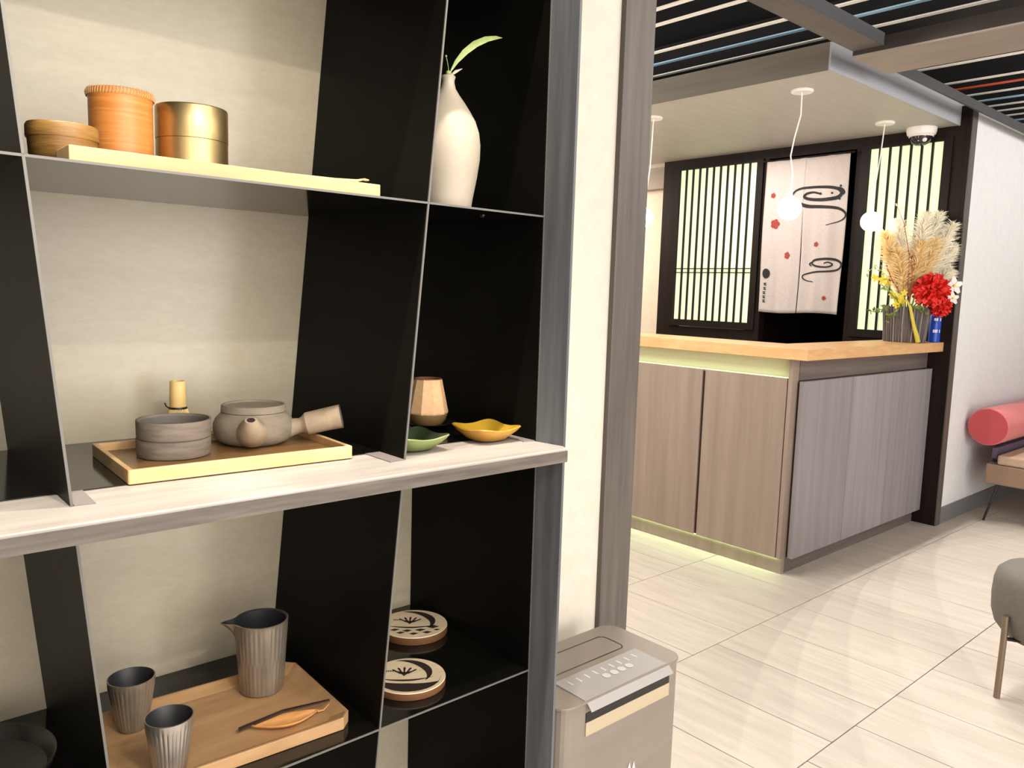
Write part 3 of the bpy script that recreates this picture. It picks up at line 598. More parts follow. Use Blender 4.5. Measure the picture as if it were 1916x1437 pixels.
# trivets with burnt-in crest
def trivet(cx, cy, r, z, h, rot, label, sea):
    t = thing('round_wooden_trivet', (cx, cy, z), label, 'trivet', 'round wooden trivets')
    MB().lathe([(r*0.99, z), (r, z+0.001), (r, z+h-0.0012)], (cx, cy), 72, cap1=False).build('edge', M_trivede, t, smooth=True)
    MB().lathe([(r, z+h-0.0012), (r*0.99, z+h), (0.001, z+h)], (cx, cy), 72, cap0=False).build('top', M_trivet, t, smooth=True)
    ca, sa_ = math.cos(rot), math.sin(rot); zz = z+h+0.0003
    W = lambda p: (cx+(p[0]*ca-p[1]*sa_)*r, cy+(p[0]*sa_+p[1]*ca)*r, zz)
    def poly(b, P):
        b.add([W(p) for p in P], [tuple(range(len(P)))])
    def band(b, outer, inner):
        n_ = len(outer); b.add([W(p) for p in outer]+[W(p) for p in inner], [(i, i+1, n_+i+1, n_+i) for i in range(n_-1)])
    b = MB()   # crescent
    A = [math.radians(-42+i*8.5) for i in range(19)]
    band(b, [(-0.12+0.76*math.cos(a), 0.16+0.72*math.sin(a)) for a in A], [(-0.12+(0.76-0.24*math.sin(PI*i/18))*math.cos(a), 0.16+(0.72-0.24*math.sin(PI*i/18))*math.sin(a)) for i, a in enumerate(A)])
    b.build('crescent_mark', M_ink, t)
    b = MB()   # fan shaped crest: five fingers over a wedge
    cx0, cy0 = -0.12, 0.10
    poly(b, [(cx0-0.20, cy0+0.14), (cx0, cy0-0.16), (cx0+0.20, cy0+0.14), (cx0, cy0+0.06)])
    for k in range(5):
        a = math.radians(90+(k-2)*21); d = (math.cos(a), math.sin(a)); nrm = (-d[1], d[0]); o0 = (cx0, cy0-0.14)
        poly(b, [(o0[0]+d[0]*0.14-nrm[0]*0.015, o0[1]+d[1]*0.14-nrm[1]*0.015), (o0[0]+d[0]*0.44-nrm[0]*0.034, o0[1]+d[1]*0.44-nrm[1]*0.034), (o0[0]+d[0]*0.52, o0[1]+d[1]*0.52), (o0[0]+d[0]*0.44+nrm[0]*0.034, o0[1]+d[1]*0.44+nrm[1]*0.034), (o0[0]+d[0]*0.14+nrm[0]*0.015, o0[1]+d[1]*0.14+nrm[1]*0.015)])
    for k in range(4): poly(b, [(-0.62+k*0.055, 0.22), (-0.59+k*0.055, 0.19), (-0.575+k*0.055, 0.26), (-0.605+k*0.055, 0.29)])
    b.build('crest_mark', M_ink, t)
    b = MB()   # wave stripe
    X = [-0.80+i*0.085 for i in range(19)]
    fy = lambda x: -0.20-0.10*math.cos((x+0.2)*1.7)+0.24*x*x*(1 if x > 0 else 0.5)
    band(b, [(x, fy(x)+0.050*math.sin(PI*i/18)) for i, x in enumerate(X)], [(x, fy(x)-0.045*math.sin(PI*i/18)) for i, x in enumerate(X)])
    if sea:
        X = [-0.90+i*0.1 for i in range(19)]; g = lambda x: -math.sqrt(max(0.0, 0.9**2-x*x))
        band(b, [(x, max(min(fy(x)-0.16-0.20*max(0, x), 0.05), g(x))) for x in X], [(x, g(x)) for x in X])
    else:
        for dx, dy, s_ in ((-0.52, -0.46, 0.95), (-0.16, -0.52, 1.0), (0.22, -0.46, 1.1), (0.58, -0.24, 1.3), (-0.34, -0.66, 0.9), (0.04, -0.72, 0.95), (0.42, -0.62, 1.0), (0.70, -0.44, 0.7)):
            poly(b, [(dx-0.15*s_, dy), (dx, dy-0.085*s_), (dx+0.15*s_, dy+0.03), (dx, dy+0.085*s_)])
    b.build('wave_mark', M_ink, t)
trivet(0.7480, 1.0740, 0.0575, z0, 0.0135, math.radians(-38), 'round wooden trivet with a wave lattice at the back of the lower right shelf', False)
trivet(0.6400, 0.9300, 0.0550, z0, 0.0115, math.radians(-36), 'round pale trivet with a solid dark lower half at the front of its shelf', True)

# ------------------------------------------------------------------ umbrella bag dispenser beside the shelf
bn = thing('slotted_dispenser', (1.12, 1.0, 0), 'silver grey floor standing dispenser box with a slot beside the cream wall', 'dispenser')
def rrect(x0, x1, y0, y1, r, n=6):
    P = []
    for cx, cy, a0 in ((x1-r, y0+r, -PI/2), (x1-r, y1-r, 0), (x0+r, y1-r, PI/2), (x0+r, y0+r, PI)):
        P += [(cx+r*math.cos(a0+PI/2*i/n), cy+r*math.sin(a0+PI/2*i/n)) for i in range(n+1)]
    return P
BX0, BX1, BY0, BY1, BZ = 0.945, 1.295, 0.905, 1.105, 0.624
MB().prism(rrect(BX0, BX1, BY0, BY1, 0.030), 0.0, BZ-0.006).build('body', M_binm, bn, bevel=0.001)
lidp = MB().prism(rrect(BX0-0.003, BX1+0.003, BY0-0.003, BY1+0.003, 0.034), BZ-0.0055, BZ).build('top_plate', M_binm, bn, bevel=0.001)
def ringpoly(b, outer, inner, z, th=0.0006):
    n = len(outer); b.add([(x, y, z) for x, y in outer]+[(x, y, z) for x, y in inner], [(i, (i+1) % n, n+(i+1) % n, n+i) for i in range(n)])
b = MB(); ringpoly(b, rrect(0.985, 1.235, 1.005, 1.073, 0.016), rrect(0.9875, 1.2325, 1.0075, 1.0705, 0.0145), BZ+0.0005); b.build('hatch_outline', M_dark, lidp)
b = MB().hull8([(1.005, 0.905, BZ-0.002), (1.240, 0.905, BZ-0.002), (1.240, 0.985, BZ-0.002), (1.005, 0.985, BZ-0.002)], [(1.005, 0.905, BZ+0.001), (1.240, 0.905, BZ+0.001), (1.240, 0.985, BZ+0.0025), (1.005, 0.985, BZ+0.0025)])
pl = b.build('label_plate', M_plate, lidp)
b = MB()
for k in range(4): b.lathe([(0.0085, BZ+0.0022), (0.0085, BZ+0.0028)], (1.105+0.022*k, 0.943), 20)
for k in range(9): b.box(1.025+k*0.023, 1.030+k*0.023, 0.957, 0.972, BZ+0.0018, BZ+0.0027)
b.build('plate_lettering', M_platet, pl)
MB().hull8([(1.008, 0.892, BZ-0.017), (1.245, 0.892, BZ-0.017), (1.245, 0.905, BZ-0.002), (1.008, 0.905, BZ-0.002)], [(1.008, 0.890, BZ-0.0155), (1.245, 0.890, BZ-0.0155), (1.245, 0.906, BZ+0.001), (1.008, 0.906, BZ+0.001)]).build('flap', M_plate, bn)
MB().box(1.008, 1.250, 0.9035, 0.9052, BZ-0.042, BZ-0.024).build('slot', M_dark, bn)
MB().box(1.008, 1.250, 0.9025, 0.9052, BZ-0.068, BZ-0.042).build('slot_lip', M_creamb, bn)
b = MB(); b.add([(1.128, 0.9042, BZ-0.192), (1.140, 0.9042, BZ-0.168), (1.144, 0.9042, BZ-0.185)], [(0, 2, 1)]); b.add([(1.146, 0.9042, BZ-0.190), (1.152, 0.9042, BZ-0.170), (1.160, 0.9042, BZ-0.196)], [(0, 2, 1)])
b.build('emblem', M_platet, bn)

# ================================================================== RECEPTION
dk = thing('reception_desk', (4.3, 2.2, 0), 'L-shaped reception desk clad in brown and grey wood panels', 'desk')
MB().box(3.56, 3.78, 1.94, 5.6, 0.0, 1.068).box(3.78, 5.088, 1.94, 2.10, 0.0, 1.068).build('carcass', M_carc, dk)
# left face (towards the entrance): panels stand proud, light strip above and below
gw = 0.012; x0 = 3.500
MB().box(x0, 3.562, 1.918, 1.9385, 0.085, 1.068).build('corner_post', M_panelL, dk, bevel=0.001)
ys = [1.9400, 2.4230, 2.925, 3.427, 3.929, 4.431, 4.933, 5.435]
for a, bb_ in zip(ys, ys[1:]):
    MB().box(x0, x0+0.022, a+0.004, bb_-0.014, 0.085, 0.975).build('panel', M_panelL, dk, bevel=0.001)
MB().box(x0+0.012, x0+0.03, 1.94, 5.5, 0.0855, 0.965).build('panel_backing', M_kuro, dk)
MB().box(3.530, 3.56, 1.925, 5.5, 0, 0.085).build('plinth', M_panelL, dk)
MB().box(3.5605, 5.088, 1.925, 1.94, 0, 0.085).build('plinth', M_carc, dk)
MB().box(3.533, 3.56, 1.94, 5.5, 0.965, 1.068).build('light_cove', mat('cove_paint', rgb(205, 205, 170), 0.6), dk)
MB().box(3.510, 3.518, 1.945, 5.5, 0.9755, 0.9785).build('light_strip', M_led, dk)
MB().box(3.5234, 3.5296, 1.94, 5.5, 0.0810, 0.0845).build('light_strip', M_led2, dk)
# right face
M_panelR = mat('grey_oak_panel', rgb(132, 127, 131), 0.45, col2=rgb(152, 146, 148), nscale=(30, 30, 1.2), detail=5, bump=0.1, rand=0.07, lo=0.3, hi=0.7)
MB().box(3.5625, 5.088, 1.915, 1.94, 0.965, 1.068).build('top_rail', M_carc, dk)
xs = [3.545, 4.055, 4.545, 5.088]
for a, bb_ in zip(xs, xs[1:]):
    MB().box(a+0.002, bb_-0.002, 1.880, 1.905, 0.085, 0.962).build('panel', M_panelR, dk, bevel=0.001)
MB().box(3.56, 5.085, 1.905, 1.94, 0.085, 0.955).build('panel_backing', M_kuro, dk)
wt = thing('desk_worktop', (4.3, 2.0, 1.07), 'orange oak L-shaped worktop on the reception desk', 'worktop')
MB().prism([(3.465, 1.832), (5.092, 1.832), (5.092, 2.12), (3.785, 2.12), (3.785, 5.6), (3.465, 5.6)], 1.0695, 1.1245).build('slab', M_worktop, wt, bevel=0.0015)

# shoji screens
def shoji(y0, y1, n, label, rails):
    t = thing('shoji_screen', (5.09, (y0+y1)/2, 1.12), label, 'screen')
    zb, zt_ = 1.175, 2.312
    MB().box(5.104, 5.108, y0-0.01, y1+0.01, zb-0.01, zt_+0.01).build('pane', M_pane, t)
    MB().box(5.083, 5.11, y0-0.05, y0, zb-0.05, zt_+0.02).build('stile', M_dkwood, t)
    MB().box(5.083, 5.11, y1, y1+0.05, zb-0.05, zt_+0.02).build('stile', M_dkwood, t)
    MB().box(5.083, 5.11, y0, y1, zb-0.05, zb).build('rail', M_dkwood, t)
    MB().box(5.083, 5.11, y0, y1, zt_, zt_+0.02).build('rail', M_dkwood, t)
    src = MB().box(-0.008, 0.008, -0.005, 0.005, 0, zt_-zb).build('bar', M_dkwood, t, loc=(0, 0, 0)); L = Vector(t.location)
    for i in range(n):
        y = y0+(y1-y0)*(i+1)/(n+1); loc = Vector((5.094, y, zb))-L
        if i == 0: src.location = loc
        else: inst(src, loc, t)
    for z in rails: MB().box(5.088, 5.094, y0, y1, z-0.0035, z+0.0035).build('cross_bar', M_dkwood, t)
shoji(3.170, 3.837, 10, 'wide backlit screen with vertical bars to the left of the hanging curtain', (1.535, 1.565))
shoji(1.932, 2.372, 6, 'narrow backlit screen with vertical bars behind the pampas grass', ())

# noren
YL, YR, ZTN, ZBN = 3.072, 2.482, 2.297, 1.262
def cs(u, v, off=0.0):
    wob = 0.010*math.sin(u*17+v*2.0)*(0.25+v*0.6)+0.006*math.sin(u*41+1.0-v*3)*(0.3+0.4*v)+0.012*(v**1.5)*math.exp(-((u-0.5)/0.10)**2)
    y = YL+(YR-YL)*u+0.008*math.sin(v*5+u*3)*v; x = 5.055-wob-off; z = ZTN+(ZBN-ZTN)*v-0.006*math.sin(u*PI*2)*v
    return (x, y, z)
nr = thing('noren_curtain', (5.06, 2.777, 2.30), 'off-white noren curtain with red blossoms and black swirls in the doorway', 'curtain')
def clothpart(u0, u1):
    n, mm = 26, 44; b = MB(); vs = []
    for j in range(mm+1):
        v_ = j/mm
        for i in range(n+1):
            uu = u0+(u1-u0)*i/n
            if abs(uu-0.5) < 0.02 and v_ > 0.30: uu += (-0.006 if u1 <= 0.5 else 0.006)*min(1, (v_-0.30)*3)
            vs.append(cs(uu, v_))
    b.add(vs, [(j*(n+1)+i, (j+1)*(n+1)+i, (j+1)*(n+1)+i+1, j*(n+1)+i+1) for j in range(mm) for i in range(n)])
    o = b.build('cloth_panel', M_cloth, nr, smooth=True); mo = o.modifiers.new('s', 'SOLIDIFY'); mo.thickness = 0.0012; mo.offset = -1; return o
cl = clothpart(0, 0.5); cr = clothpart(0.5, 1.0)
MB().tube([(5.055, 3.10, 2.301), (5.055, 2.45, 2.301)], 0.006, 12).build('rod', M_dkwood, nr, smooth=True)
def blob(b, pts):   # pts in (u, v), fan polygon on the cloth
    cu_ = sum(p[0] for p in pts)/len(pts); cv_ = sum(p[1] for p in pts)/len(pts)
    b.add([cs(cu_, cv_, 0.003)]+[cs(p[0], p[1], 0.003) for p in pts], [(0, i+1, (i+1) % len(pts)+1) for i in range(len(pts))])
AS = (YL-YR)/(ZTN-ZBN)
def blossom(b, u, v, r, c=M_red):
    pts = []
    for i in range(40):
        a = 2*PI*i/40; rr = r*(0.80+0.24*abs(math.cos(2.5*a))); pts.append((u+rr*math.cos(a), v+rr*math.sin(a)*AS))
    blob(b, pts)
def crv(pts, n=8):
    out = []
    for i in range(len(pts)-1):
        p0 = pts[max(i-1, 0)]; p1 = pts[i]; p2 = pts[i+1]; p3 = pts[min(i+2, len(pts)-1)]
        for k in range(n):
            t = k/n; out.append(tuple(0.5*((2*p1[q])+(-p0[q]+p2[q])*t+(2*p0[q]-5*p1[q]+4*p2[q]-p3[q])*t*t+(-p0[q]+3*p1[q]-3*p2[q]+p3[q])*t**3) for q in range(2)))
    out.append(pts[-1]); return out
def uv(px, py):
    vv = (py-(275-50*(px-825)/515))/(940); vv = (py-(275-0.097*(px-825)))/(905+0.145*(px-825))
    le = 825-55*vv; ri = 1340-90*vv; return ((px-le)/(ri-le), vv)
def stroke(b, P, w0, w1, w2):
    P = crv([uv(*p) for p in P]); n = len(P); vs = []
    for i, p in enumerate(P):
        a = P[max(i-1, 0)]; c_ = P[min(i+1, n-1)]; dx, dy = c_[0]-a[0], (c_[1]-a[1])/AS; l = math.hypot(dx, dy) or 1; nx, ny = -dy/l, dx/l
        t = i/(n-1); w_ = 1.5*(w0+(w1-w0)*t*2 if t < 0.5 else w1+(w2-w1)*(t-0.5)*2)
        vs += [cs(p[0]+nx*w_, p[1]+ny*w_*AS, 0.003), cs(p[0]-nx*w_, p[1]-ny*w_*AS, 0.003)]
    b.add(vs, [(2*i, 2*i+1, 2*i+3, 2*i+2) for i in range(n-1)])
b = MB(); stroke(b, [(985, 482), (1020, 445), (1090, 430), (1190, 428), (1260, 437), (1285, 462), (1262, 490), (1200, 503), (1120, 503), (1070, 490), (1080, 468), (1120, 459), (1165, 470)], 0.006, 0.014, 0.006)
stroke(b, [(1040, 528), (1090, 543), (1180, 548), (1265, 558), (1303, 590), (1280, 628), (1190, 660)], 0.014, 0.010, 0.002)
stroke(b, [(1240, 432), (1282, 436), (1300, 462), (1278, 480)], 0.004, 0.008, 0.004)
b.build('swirl_print', M_ink2, cr)
b = MB(); stroke(b, [(1175, 892), (1200, 884), (1222, 898), (1195, 913), (1140, 910), (1105, 893), (1120, 872), (1180, 864), (1240, 868), (1275, 890), (1262, 922), (1210, 938), (1130, 943), (1060, 955), (1048, 975), (1070, 994), (1112, 1003)], 0.004, 0.009, 0.003)
stroke(b, [(1105, 880), (1088, 893), (1100, 908)], 0.003, 0.007, 0.003)
b.build('swirl_print', M_ink2, cr)
for px_, py_, r in ((1282, 421, 0.013), (1272, 500, 0.012), (1232, 465, 0.012), (1162, 468, 0.014)):
    b = MB(); u, v = uv(px_, py_); blob(b, [(u+r*math.cos(a*PI/6), v+r*math.sin(a*PI/6)*AS) for a in range(12)]); b.build('dot_print', M_ink2, cr)
for px_, py_, r, par in ((870, 475, 0.030, cl), (882, 645, 0.056, cl), (955, 835, 0.040, cl), (1130, 775, 0.027, cr), (1177, 1103, 0.025, cr)):
    b = MB(); u, v = uv(px_, py_); blossom(b, u, v, r); fl_ = b.build('blossom_print', M_red, par)
b = MB(); u, v = uv(822, 945); blob(b, [(u+0.044*math.cos(a*PI/12), v+0.058*AS*math.sin(a*PI/12)) for a in range(24)]); b.build('seal_print', M_ink2, cl)
b = MB()
for px_, py_, g in ((815, 1010, 0), (812, 1036, 1), (808, 1062, 2), (806, 1088, 0), (805, 1112, 1)):
    stroke(b, [(px_-9, py_-5), (px_+9, py_-7)], 0.002, 0.004, 0.002); stroke(b, [(px_, py_-9), (px_-1+g, py_+8)], 0.003, 0.003, 0.002)
    stroke(b, [(px_-8, py_+6), (px_+2, py_+2+g), (px_+9, py_+7)], 0.002, 0.004, 0.002)
b.build('lettering', M_ink2, cl)

# pendants
def pendant(cx, cy, gx, gy, gz, r, cord, label):
    t = thing('globe_pendant', (cx, cy, 2.39), label, 'lamp', 'white globe pendants over the reception desk')
    MB().lathe([(0.052, 2.392), (0.054, 2.390), (0.054, 2.382), (0.050, 2.378)], (cx, cy), 36).build('canopy', M_wht, t, smooth=True)
    MB().tube(cord, 0.0035, 8).build('cord', M_wht, t, smooth=True)
    MB().sphere((gx, gy, gz), r, 32).build('globe', M_globe, t, smooth=True)
    MB().lathe([(0.012, gz+r-0.002), (0.012, gz+r+0.018)], (gx, gy), 16).build('socket', M_wht, t, smooth=True)
R_ = Vector((0.745, -0.666, 0))
def off(c0, s): return (c0[0]+R_.x*s, c0[1]+R_.y*s)
c0 = (3.774, 2.126)
pts = [(*off(c0, 0), 2.385), (*off(c0, 0.002), 2.27), (*off(c0, -0.022), 2.16), (*off(c0, -0.035), 2.07), (*off(c0, -0.018), 1.98), (*off(c0, -0.024), 1.87)]
gp = off(c0, -0.024)
pendant(*c0, gp[0], gp[1], 1.812, 0.060, [pts[0]]+[tuple(Vector(p)) for p in pts[1:]], 'nearer white globe pendant hanging in front of the noren curtain')
c0 = (4.742, 2.136); gp = off(c0, -0.035)
pendant(*c0, gp[0], gp[1], 1.822, 0.058, [(*c0, 2.385), (*off(c0, -0.01), 2.2), (*off(c0, -0.03), 2.0), (*gp, 1.88)], 'white globe pendant hanging beside the pampas grass')
c0 = (3.782, 3.065); pendant(*c0, c0[0]-0.03, c0[1]+0.015, 1.812, 0.058, [(*c0, 2.385), (c0[0]-0.01, c0[1], 2.1), (c0[0]-0.03, c0[1]+0.015, 1.87)], 'white globe pendant half hidden at the left behind the brown column')

# dome camera
dc = (5.035, 2.045)
dm = thing('dome_camera', (dc[0], dc[1], 2.39), 'white dome security camera on the soffit above the narrow screen', 'camera')
MB().lathe([(0.083, 2.3915), (0.083, 2.372), (0.078, 2.352), (0.064, 2.345)], dc, 40).build('housing', M_wht, dm, smooth=True)
MB().lathe([(0.0635, 2.347), (0.060, 2.325), (0.047, 2.303), (0.026, 2.291), (0.004, 2.288)], dc, 40).build('dome', M_dome, dm, smooth=True)
MB().lathe([(0.066, 2.352), (0.069, 2.340), (0.063, 2.338)], dc, 40, cap0=False, cap1=False).build('trim_ring', M_wht, dm, smooth=True)
MB().sphere((dc[0]-0.035, dc[1]-0.035, 2.317), 0.014, 16).build('lens', M_wht, dm, smooth=True)

# ------------------------------------------------------------------ flowers on the worktop
ZW = 1.1247
pc_ = Vector((4.845, 1.966, ZW)); U = Vector((0.745, -0.666, 0)); Dp = Vector((0.666, 0.745, 0)); Z = Vector((0, 0, 1))
def W3(u, d, z): return pc_+U*u+Dp*d+Z*z
pt = thing('twig_pot', tuple(pc_), 'dark grey pot wrapped in upright twigs on the right end of the worktop', 'pot')
MB().lathe([(0.105, ZW), (0.108, ZW+0.004), (0.122, ZW+0.20), (0.119, ZW+0.205), (0.112, ZW+0.20), (0.105, ZW+0.15), (0.001, ZW+0.15)], (pc_.x, pc_.y), 48).build('body', M_pot, pt, smooth=True)
src = None
for i in range(44):
    a = 2*PI*i/44; h_ = 0.2+random.uniform(-0.01, 0.02); d = Vector((math.cos(a), math.sin(a), 0)); ja = random.uniform(-0.004, 0.004)
    p = Vector((pc_.x, pc_.y, 0)); MB().tube([p+d*0.1105+Z*(ZW+0.001), p+d*0.117+Z*(ZW+h_*0.5)+d.cross(Z)*ja, p+d*0.1265+Z*(ZW+h_)], random.uniform(0.0028, 0.005), 6).build('twig', M_potb if i % 3 == 0 else M_pot, pt, smooth=True)
def plume(base, tip, width, mt, seed, label):
    rnd = random.Random(seed); b = MB(); base = Vector(base); tip = Vector(tip); ax = (tip-base).normalized(); L_ = (tip-base).length
    side = ax.cross(Dp).normalized()
    droop = side*(0.12*L_*(1 if (tip-base).dot(U) > 0 else -1))*(-1 if side.dot(U) < 0 else 1)
    def spine(t): return base+(tip-base)*t+droop*(t*t*0.6)
    for k in range(1100):
        t = 0.25+0.75*rnd.random()**0.8; p = spine(t)
        a = rnd.uniform(0, 2*PI); out = (side*math.cos(a)+ax.cross(side)*math.sin(a))
        l = width*(0.55+0.6*rnd.random())*(0.35+0.65*math.sin(PI*min(1, (t-0.2)/0.85)))
        d = (out*0.8+ax*0.75).normalized(); q1 = p+d*l*0.55; q2 = p+d*l+Vector((0, 0, -0.012*rnd.random()))+out*l*0.18
        wv2 = d.cross(Vector((rnd.uniform(-1, 1), rnd.uniform(-1, 1), rnd.uniform(-1, 1)))).normalized()*0.0024
        b.add([p-wv2, p+wv2, q1-wv2*0.9, q1+wv2*0.9, q2], [(0, 1, 3, 2), (2, 3, 4)])
    t_ = thing('pampas_plume', tuple(base), label, 'dried grass', 'pampas plumes in the twig pot')
    b.build('feathers', mt, t_)
    MB().tube([base, spine(0.5), spine(0.95)], [0.0025, 0.002, 0.001], 6).build('stem', M_stem, t_, smooth=True)
for i, (u0, u1, zz, d_, wd, mt, lb_) in enumerate([
    (-0.02, -0.12, 0.66, 0.03, 0.090, M_plumeo, 'apricot pampas plume leaning left beside the globe lamp'),
    (0.00, -0.04, 0.73, 0.05, 0.090, M_plume, 'cream pampas plume, leftmost of the tall ones in the fan'),
    (0.01, 0.04, 0.77, 0.02, 0.095, M_plume, 'upright cream pampas plume at the middle of the fan'),
    (0.02, 0.12, 0.78, 0.04, 0.095, M_plume, 'tallest cream pampas plume, right of the middle of the fan'),
    (0.03, 0.19, 0.72, 0.0, 0.090, M_plume, 'cream pampas plume at the upper right of the fan'),
    (0.04, 0.225, 0.60, 0.02, 0.085, M_plume, 'cream pampas plume spreading right in front of the dark post'),
    (0.04, 0.215, 0.46, -0.01, 0.080, M_plume, 'lowest right cream pampas plume above the white orchids'),
    (0.0, 0.02, 0.60, -0.03, 0.090, M_plumeo, 'apricot pampas plume in the middle of the fan behind the rust sprig'),
    (0.02, 0.10, 0.62, -0.02, 0.090, M_plumeo, 'apricot pampas plume directly above the red chrysanthemum'),
    (0.0, -0.07, 0.56, -0.03, 0.085, M_plumeo, 'short apricot pampas plume behind the yellow blossoms')]):
    plume(W3(u0, 0, 0.16), W3(u1, d_, zz-0.02), wd, mt, i, lb_)
def pompom(c, r, seed, label):
    rnd = random.Random(seed); t = thing('red_chrysanthemum', tuple(c), label, 'flower'); b = MB(); c = Vector(c)
    for k in range(230):
        zf_ = 1-2*(k+0.5)/230; a = k*2.39996; q = math.sqrt(1-zf_*zf_); d = Vector((q*math.cos(a), q*math.sin(a), zf_))
        d = (d+Vector((rnd.uniform(-.15, .15), rnd.uniform(-.15, .15), rnd.uniform(-.15, .15)))).normalized()
        s_ = d.orthogonal().normalized(); s_ = (s_*math.cos(k)+d.cross(s_)*math.sin(k)); w_ = r*0.13; p0 = c+d*r*0.35; p1 = c+d*r*0.82; p2 = c+d*r*rnd.uniform(0.95, 1.08)+s_.cross(d)*r*0.12
        b.add([p0-s_*w_*0.4, p0+s_*w_*0.4, p1-s_*w_, p1+s_*w_, p2-s_*w_*0.5, p2+s_*w_*0.5], [(0, 1, 3, 2), (2, 3, 5, 4)])
    b.sphere(c, r*0.55, 14); b.build('petals', M_redf, t); MB().tube([c, pc_+Z*0.17], 0.003, 6).build('stem', M_grn, t, smooth=True)
pompom(W3(0.085, -0.10, 0.305), 0.098, 1, 'large scarlet chrysanthemum at the front of the twig pot')
pompom(W3(0.145, -0.10, 0.215), 0.062, 2, 'smaller scarlet chrysanthemum below the large one')
def petalflower(c, r, n, mt, name, label, cat, tilt=Vector((-0.67, -0.74, 0.1)), cen=None, group=None):
    t = thing(name, tuple(c), label, cat, group); c = Vector(c); nrm = tilt.normalized(); a0 = nrm.orthogonal().normalized(); b0 = nrm.cross(a0)
    for k in range(n):
        a = 2*PI*k/n+0.3; d = a0*math.cos(a)+b0*math.sin(a); s_ = nrm.cross(d); b = MB()
        b.add([c, c+d*r*0.5-s_*r*0.34+nrm*r*0.12, c+d*r*0.62+nrm*r*0.2, c+d*r*0.5+s_*r*0.34+nrm*r*0.12, c+d*r-s_*r*0.16+nrm*r*0.05, c+d*r+s_*r*0.16+nrm*r*0.05], [(0, 1, 2), (0, 2, 3), (1, 4, 2), (2, 4, 5), (2, 5, 3)])
        b.build('petal', mt, t, smooth=True)
    MB().sphere(c+nrm*r*0.12, r*0.16, 10).build('centre', cen or M_yel, t, smooth=True)
    MB().tube([c, (c+pc_+Z*0.17)/2+Z*0.01, pc_+Z*0.17], 0.002, 5).build('stem', M_grn, t, smooth=True)
petalflower(W3(0.232, -0.06, 0.335), 0.052, 5, M_wht, 'white_orchid', 'upper white orchid bloom to the right of the red chrysanthemum', 'flower')
petalflower(W3(0.226, -0.07, 0.262), 0.038, 5, M_wht, 'white_orchid', 'lower white orchid bloom just above the blue tin', 'flower')
YBL = ['small yellow blossom furthest left in the arrangement', 'yellow blossom second from the left, high beside the arching grass', 'small yellow blossom right below the rust red sprig tips',
       'yellow blossom midway down the left side of the bouquet', 'largest yellow blossom just above the pot rim', 'yellow blossom beside the bend of the yellow branch',
       'lowest yellow blossom drooping over the pot rim', 'tiny yellow blossom nearest the red chrysanthemum']
for i, (u, z_, r) in enumerate([(-0.235, 0.365, 0.026), (-0.185, 0.355, 0.030), (-0.155, 0.335, 0.024), (-0.125, 0.27, 0.026), (-0.085, 0.25, 0.034), (-0.06, 0.235, 0.026), (-0.10, 0.215, 0.026), (-0.055, 0.285, 0.02)]):
    petalflower(W3(u, -0.08+0.01*(i % 3), z_), r, 5, M_yel, 'yellow_blossom', YBL[i], 'flower', tilt=Vector((-0.5-0.2*(i % 2), -0.7, 0.4-0.3*(i % 3))), group='yellow blossoms in the twig pot')
def sprig(pts, mt, leafm, nl, ls, label, name='foliage_sprig', seed=0):
    rnd = random.Random(seed); t = thing(name, tuple(pts[0]), label, 'foliage', 'sprigs in the twig pot'); P_ = [Vector(p) for p in pts]
    MB().tube(P_, [0.0025]+[0.0018]*(len(P_)-2)+[0.0008], 6).build('stem', mt, t, smooth=True)
    for k in range(nl):
        s_ = 0.3+0.7*k/nl; f_ = s_*(len(P_)-1); i = min(int(f_), len(P_)-2); p = P_[i].lerp(P_[i+1], f_-i); ax = (P_[i+1]-P_[i]).normalized()
        d = (ax*0.5+U*rnd.uniform(-1, 1)+Z*rnd.uniform(-0.6, 0.9)+Dp*rnd.uniform(-1, 0.4)).normalized(); s2_ = d.cross(Vector((rnd.uniform(-1, 1), rnd.uniform(-1, 1), 0.5))).normalized()
        b = MB(); b.add([p, p+d*ls*0.5-s2_*ls*0.24, p+d*ls, p+d*ls*0.5+s2_*ls*0.24], [(0, 1, 2, 3)]); b.build('leaf', leafm, t)
G0 = lambda u=0: W3(u, -0.03, 0.17)
sprig([G0(-.05), W3(-0.15, -0.07, 0.20), W3(-0.22, -0.07, 0.17), W3(-0.27, -0.07, 0.18)], M_grn, M_grn, 16, 0.035, 'dark green leafy sprig reaching left above the worktop', seed=1)
sprig([G0(-.04), W3(-0.12, -0.09, 0.17), W3(-0.17, -0.10, 0.11)], M_grn, M_grn, 14, 0.036, 'dark green leafy sprig drooping over the left of the twig pot', seed=2)
sprig([G0(0), W3(-0.03, -0.12, 0.20), W3(0.05, -0.14, 0.18)], M_grn, M_grn, 16, 0.040, 'dark green leaves under the red chrysanthemum', seed=3)
sprig([G0(-.03), W3(-0.09, -0.07, 0.30), W3(-0.14, -0.07, 0.37), W3(-0.17, -0.06, 0.45)], M_rust, M_rust, 14, 0.022, 'rust red sprig rising at the left of the pampas grass', seed=4)
sprig([G0(-.01), W3(-0.02, -0.08, 0.33), W3(-0.03, -0.08, 0.45), W3(-0.045, -0.07, 0.52)], M_rust, M_rust, 16, 0.024, 'rust red sprig standing in front of the pampas grass', seed=5)
sprig([G0(-.01), W3(-0.04, -0.06, 0.50), W3(-0.08, -0.05, 0.68), W3(-0.135, -0.04, 0.80)], M_rust, M_plumeo, 12, 0.030, 'tall brown twig with apricot tufts at the top left of the fan', seed=6)
sprig([G0(-.06), W3(-0.17, -0.08, 0.38), W3(-0.24, -0.08, 0.44), W3(-0.30, -0.08, 0.37)], M_stem, M_leaf, 7, 0.03, 'thin arching green grass blade at the far left of the arrangement', seed=7)
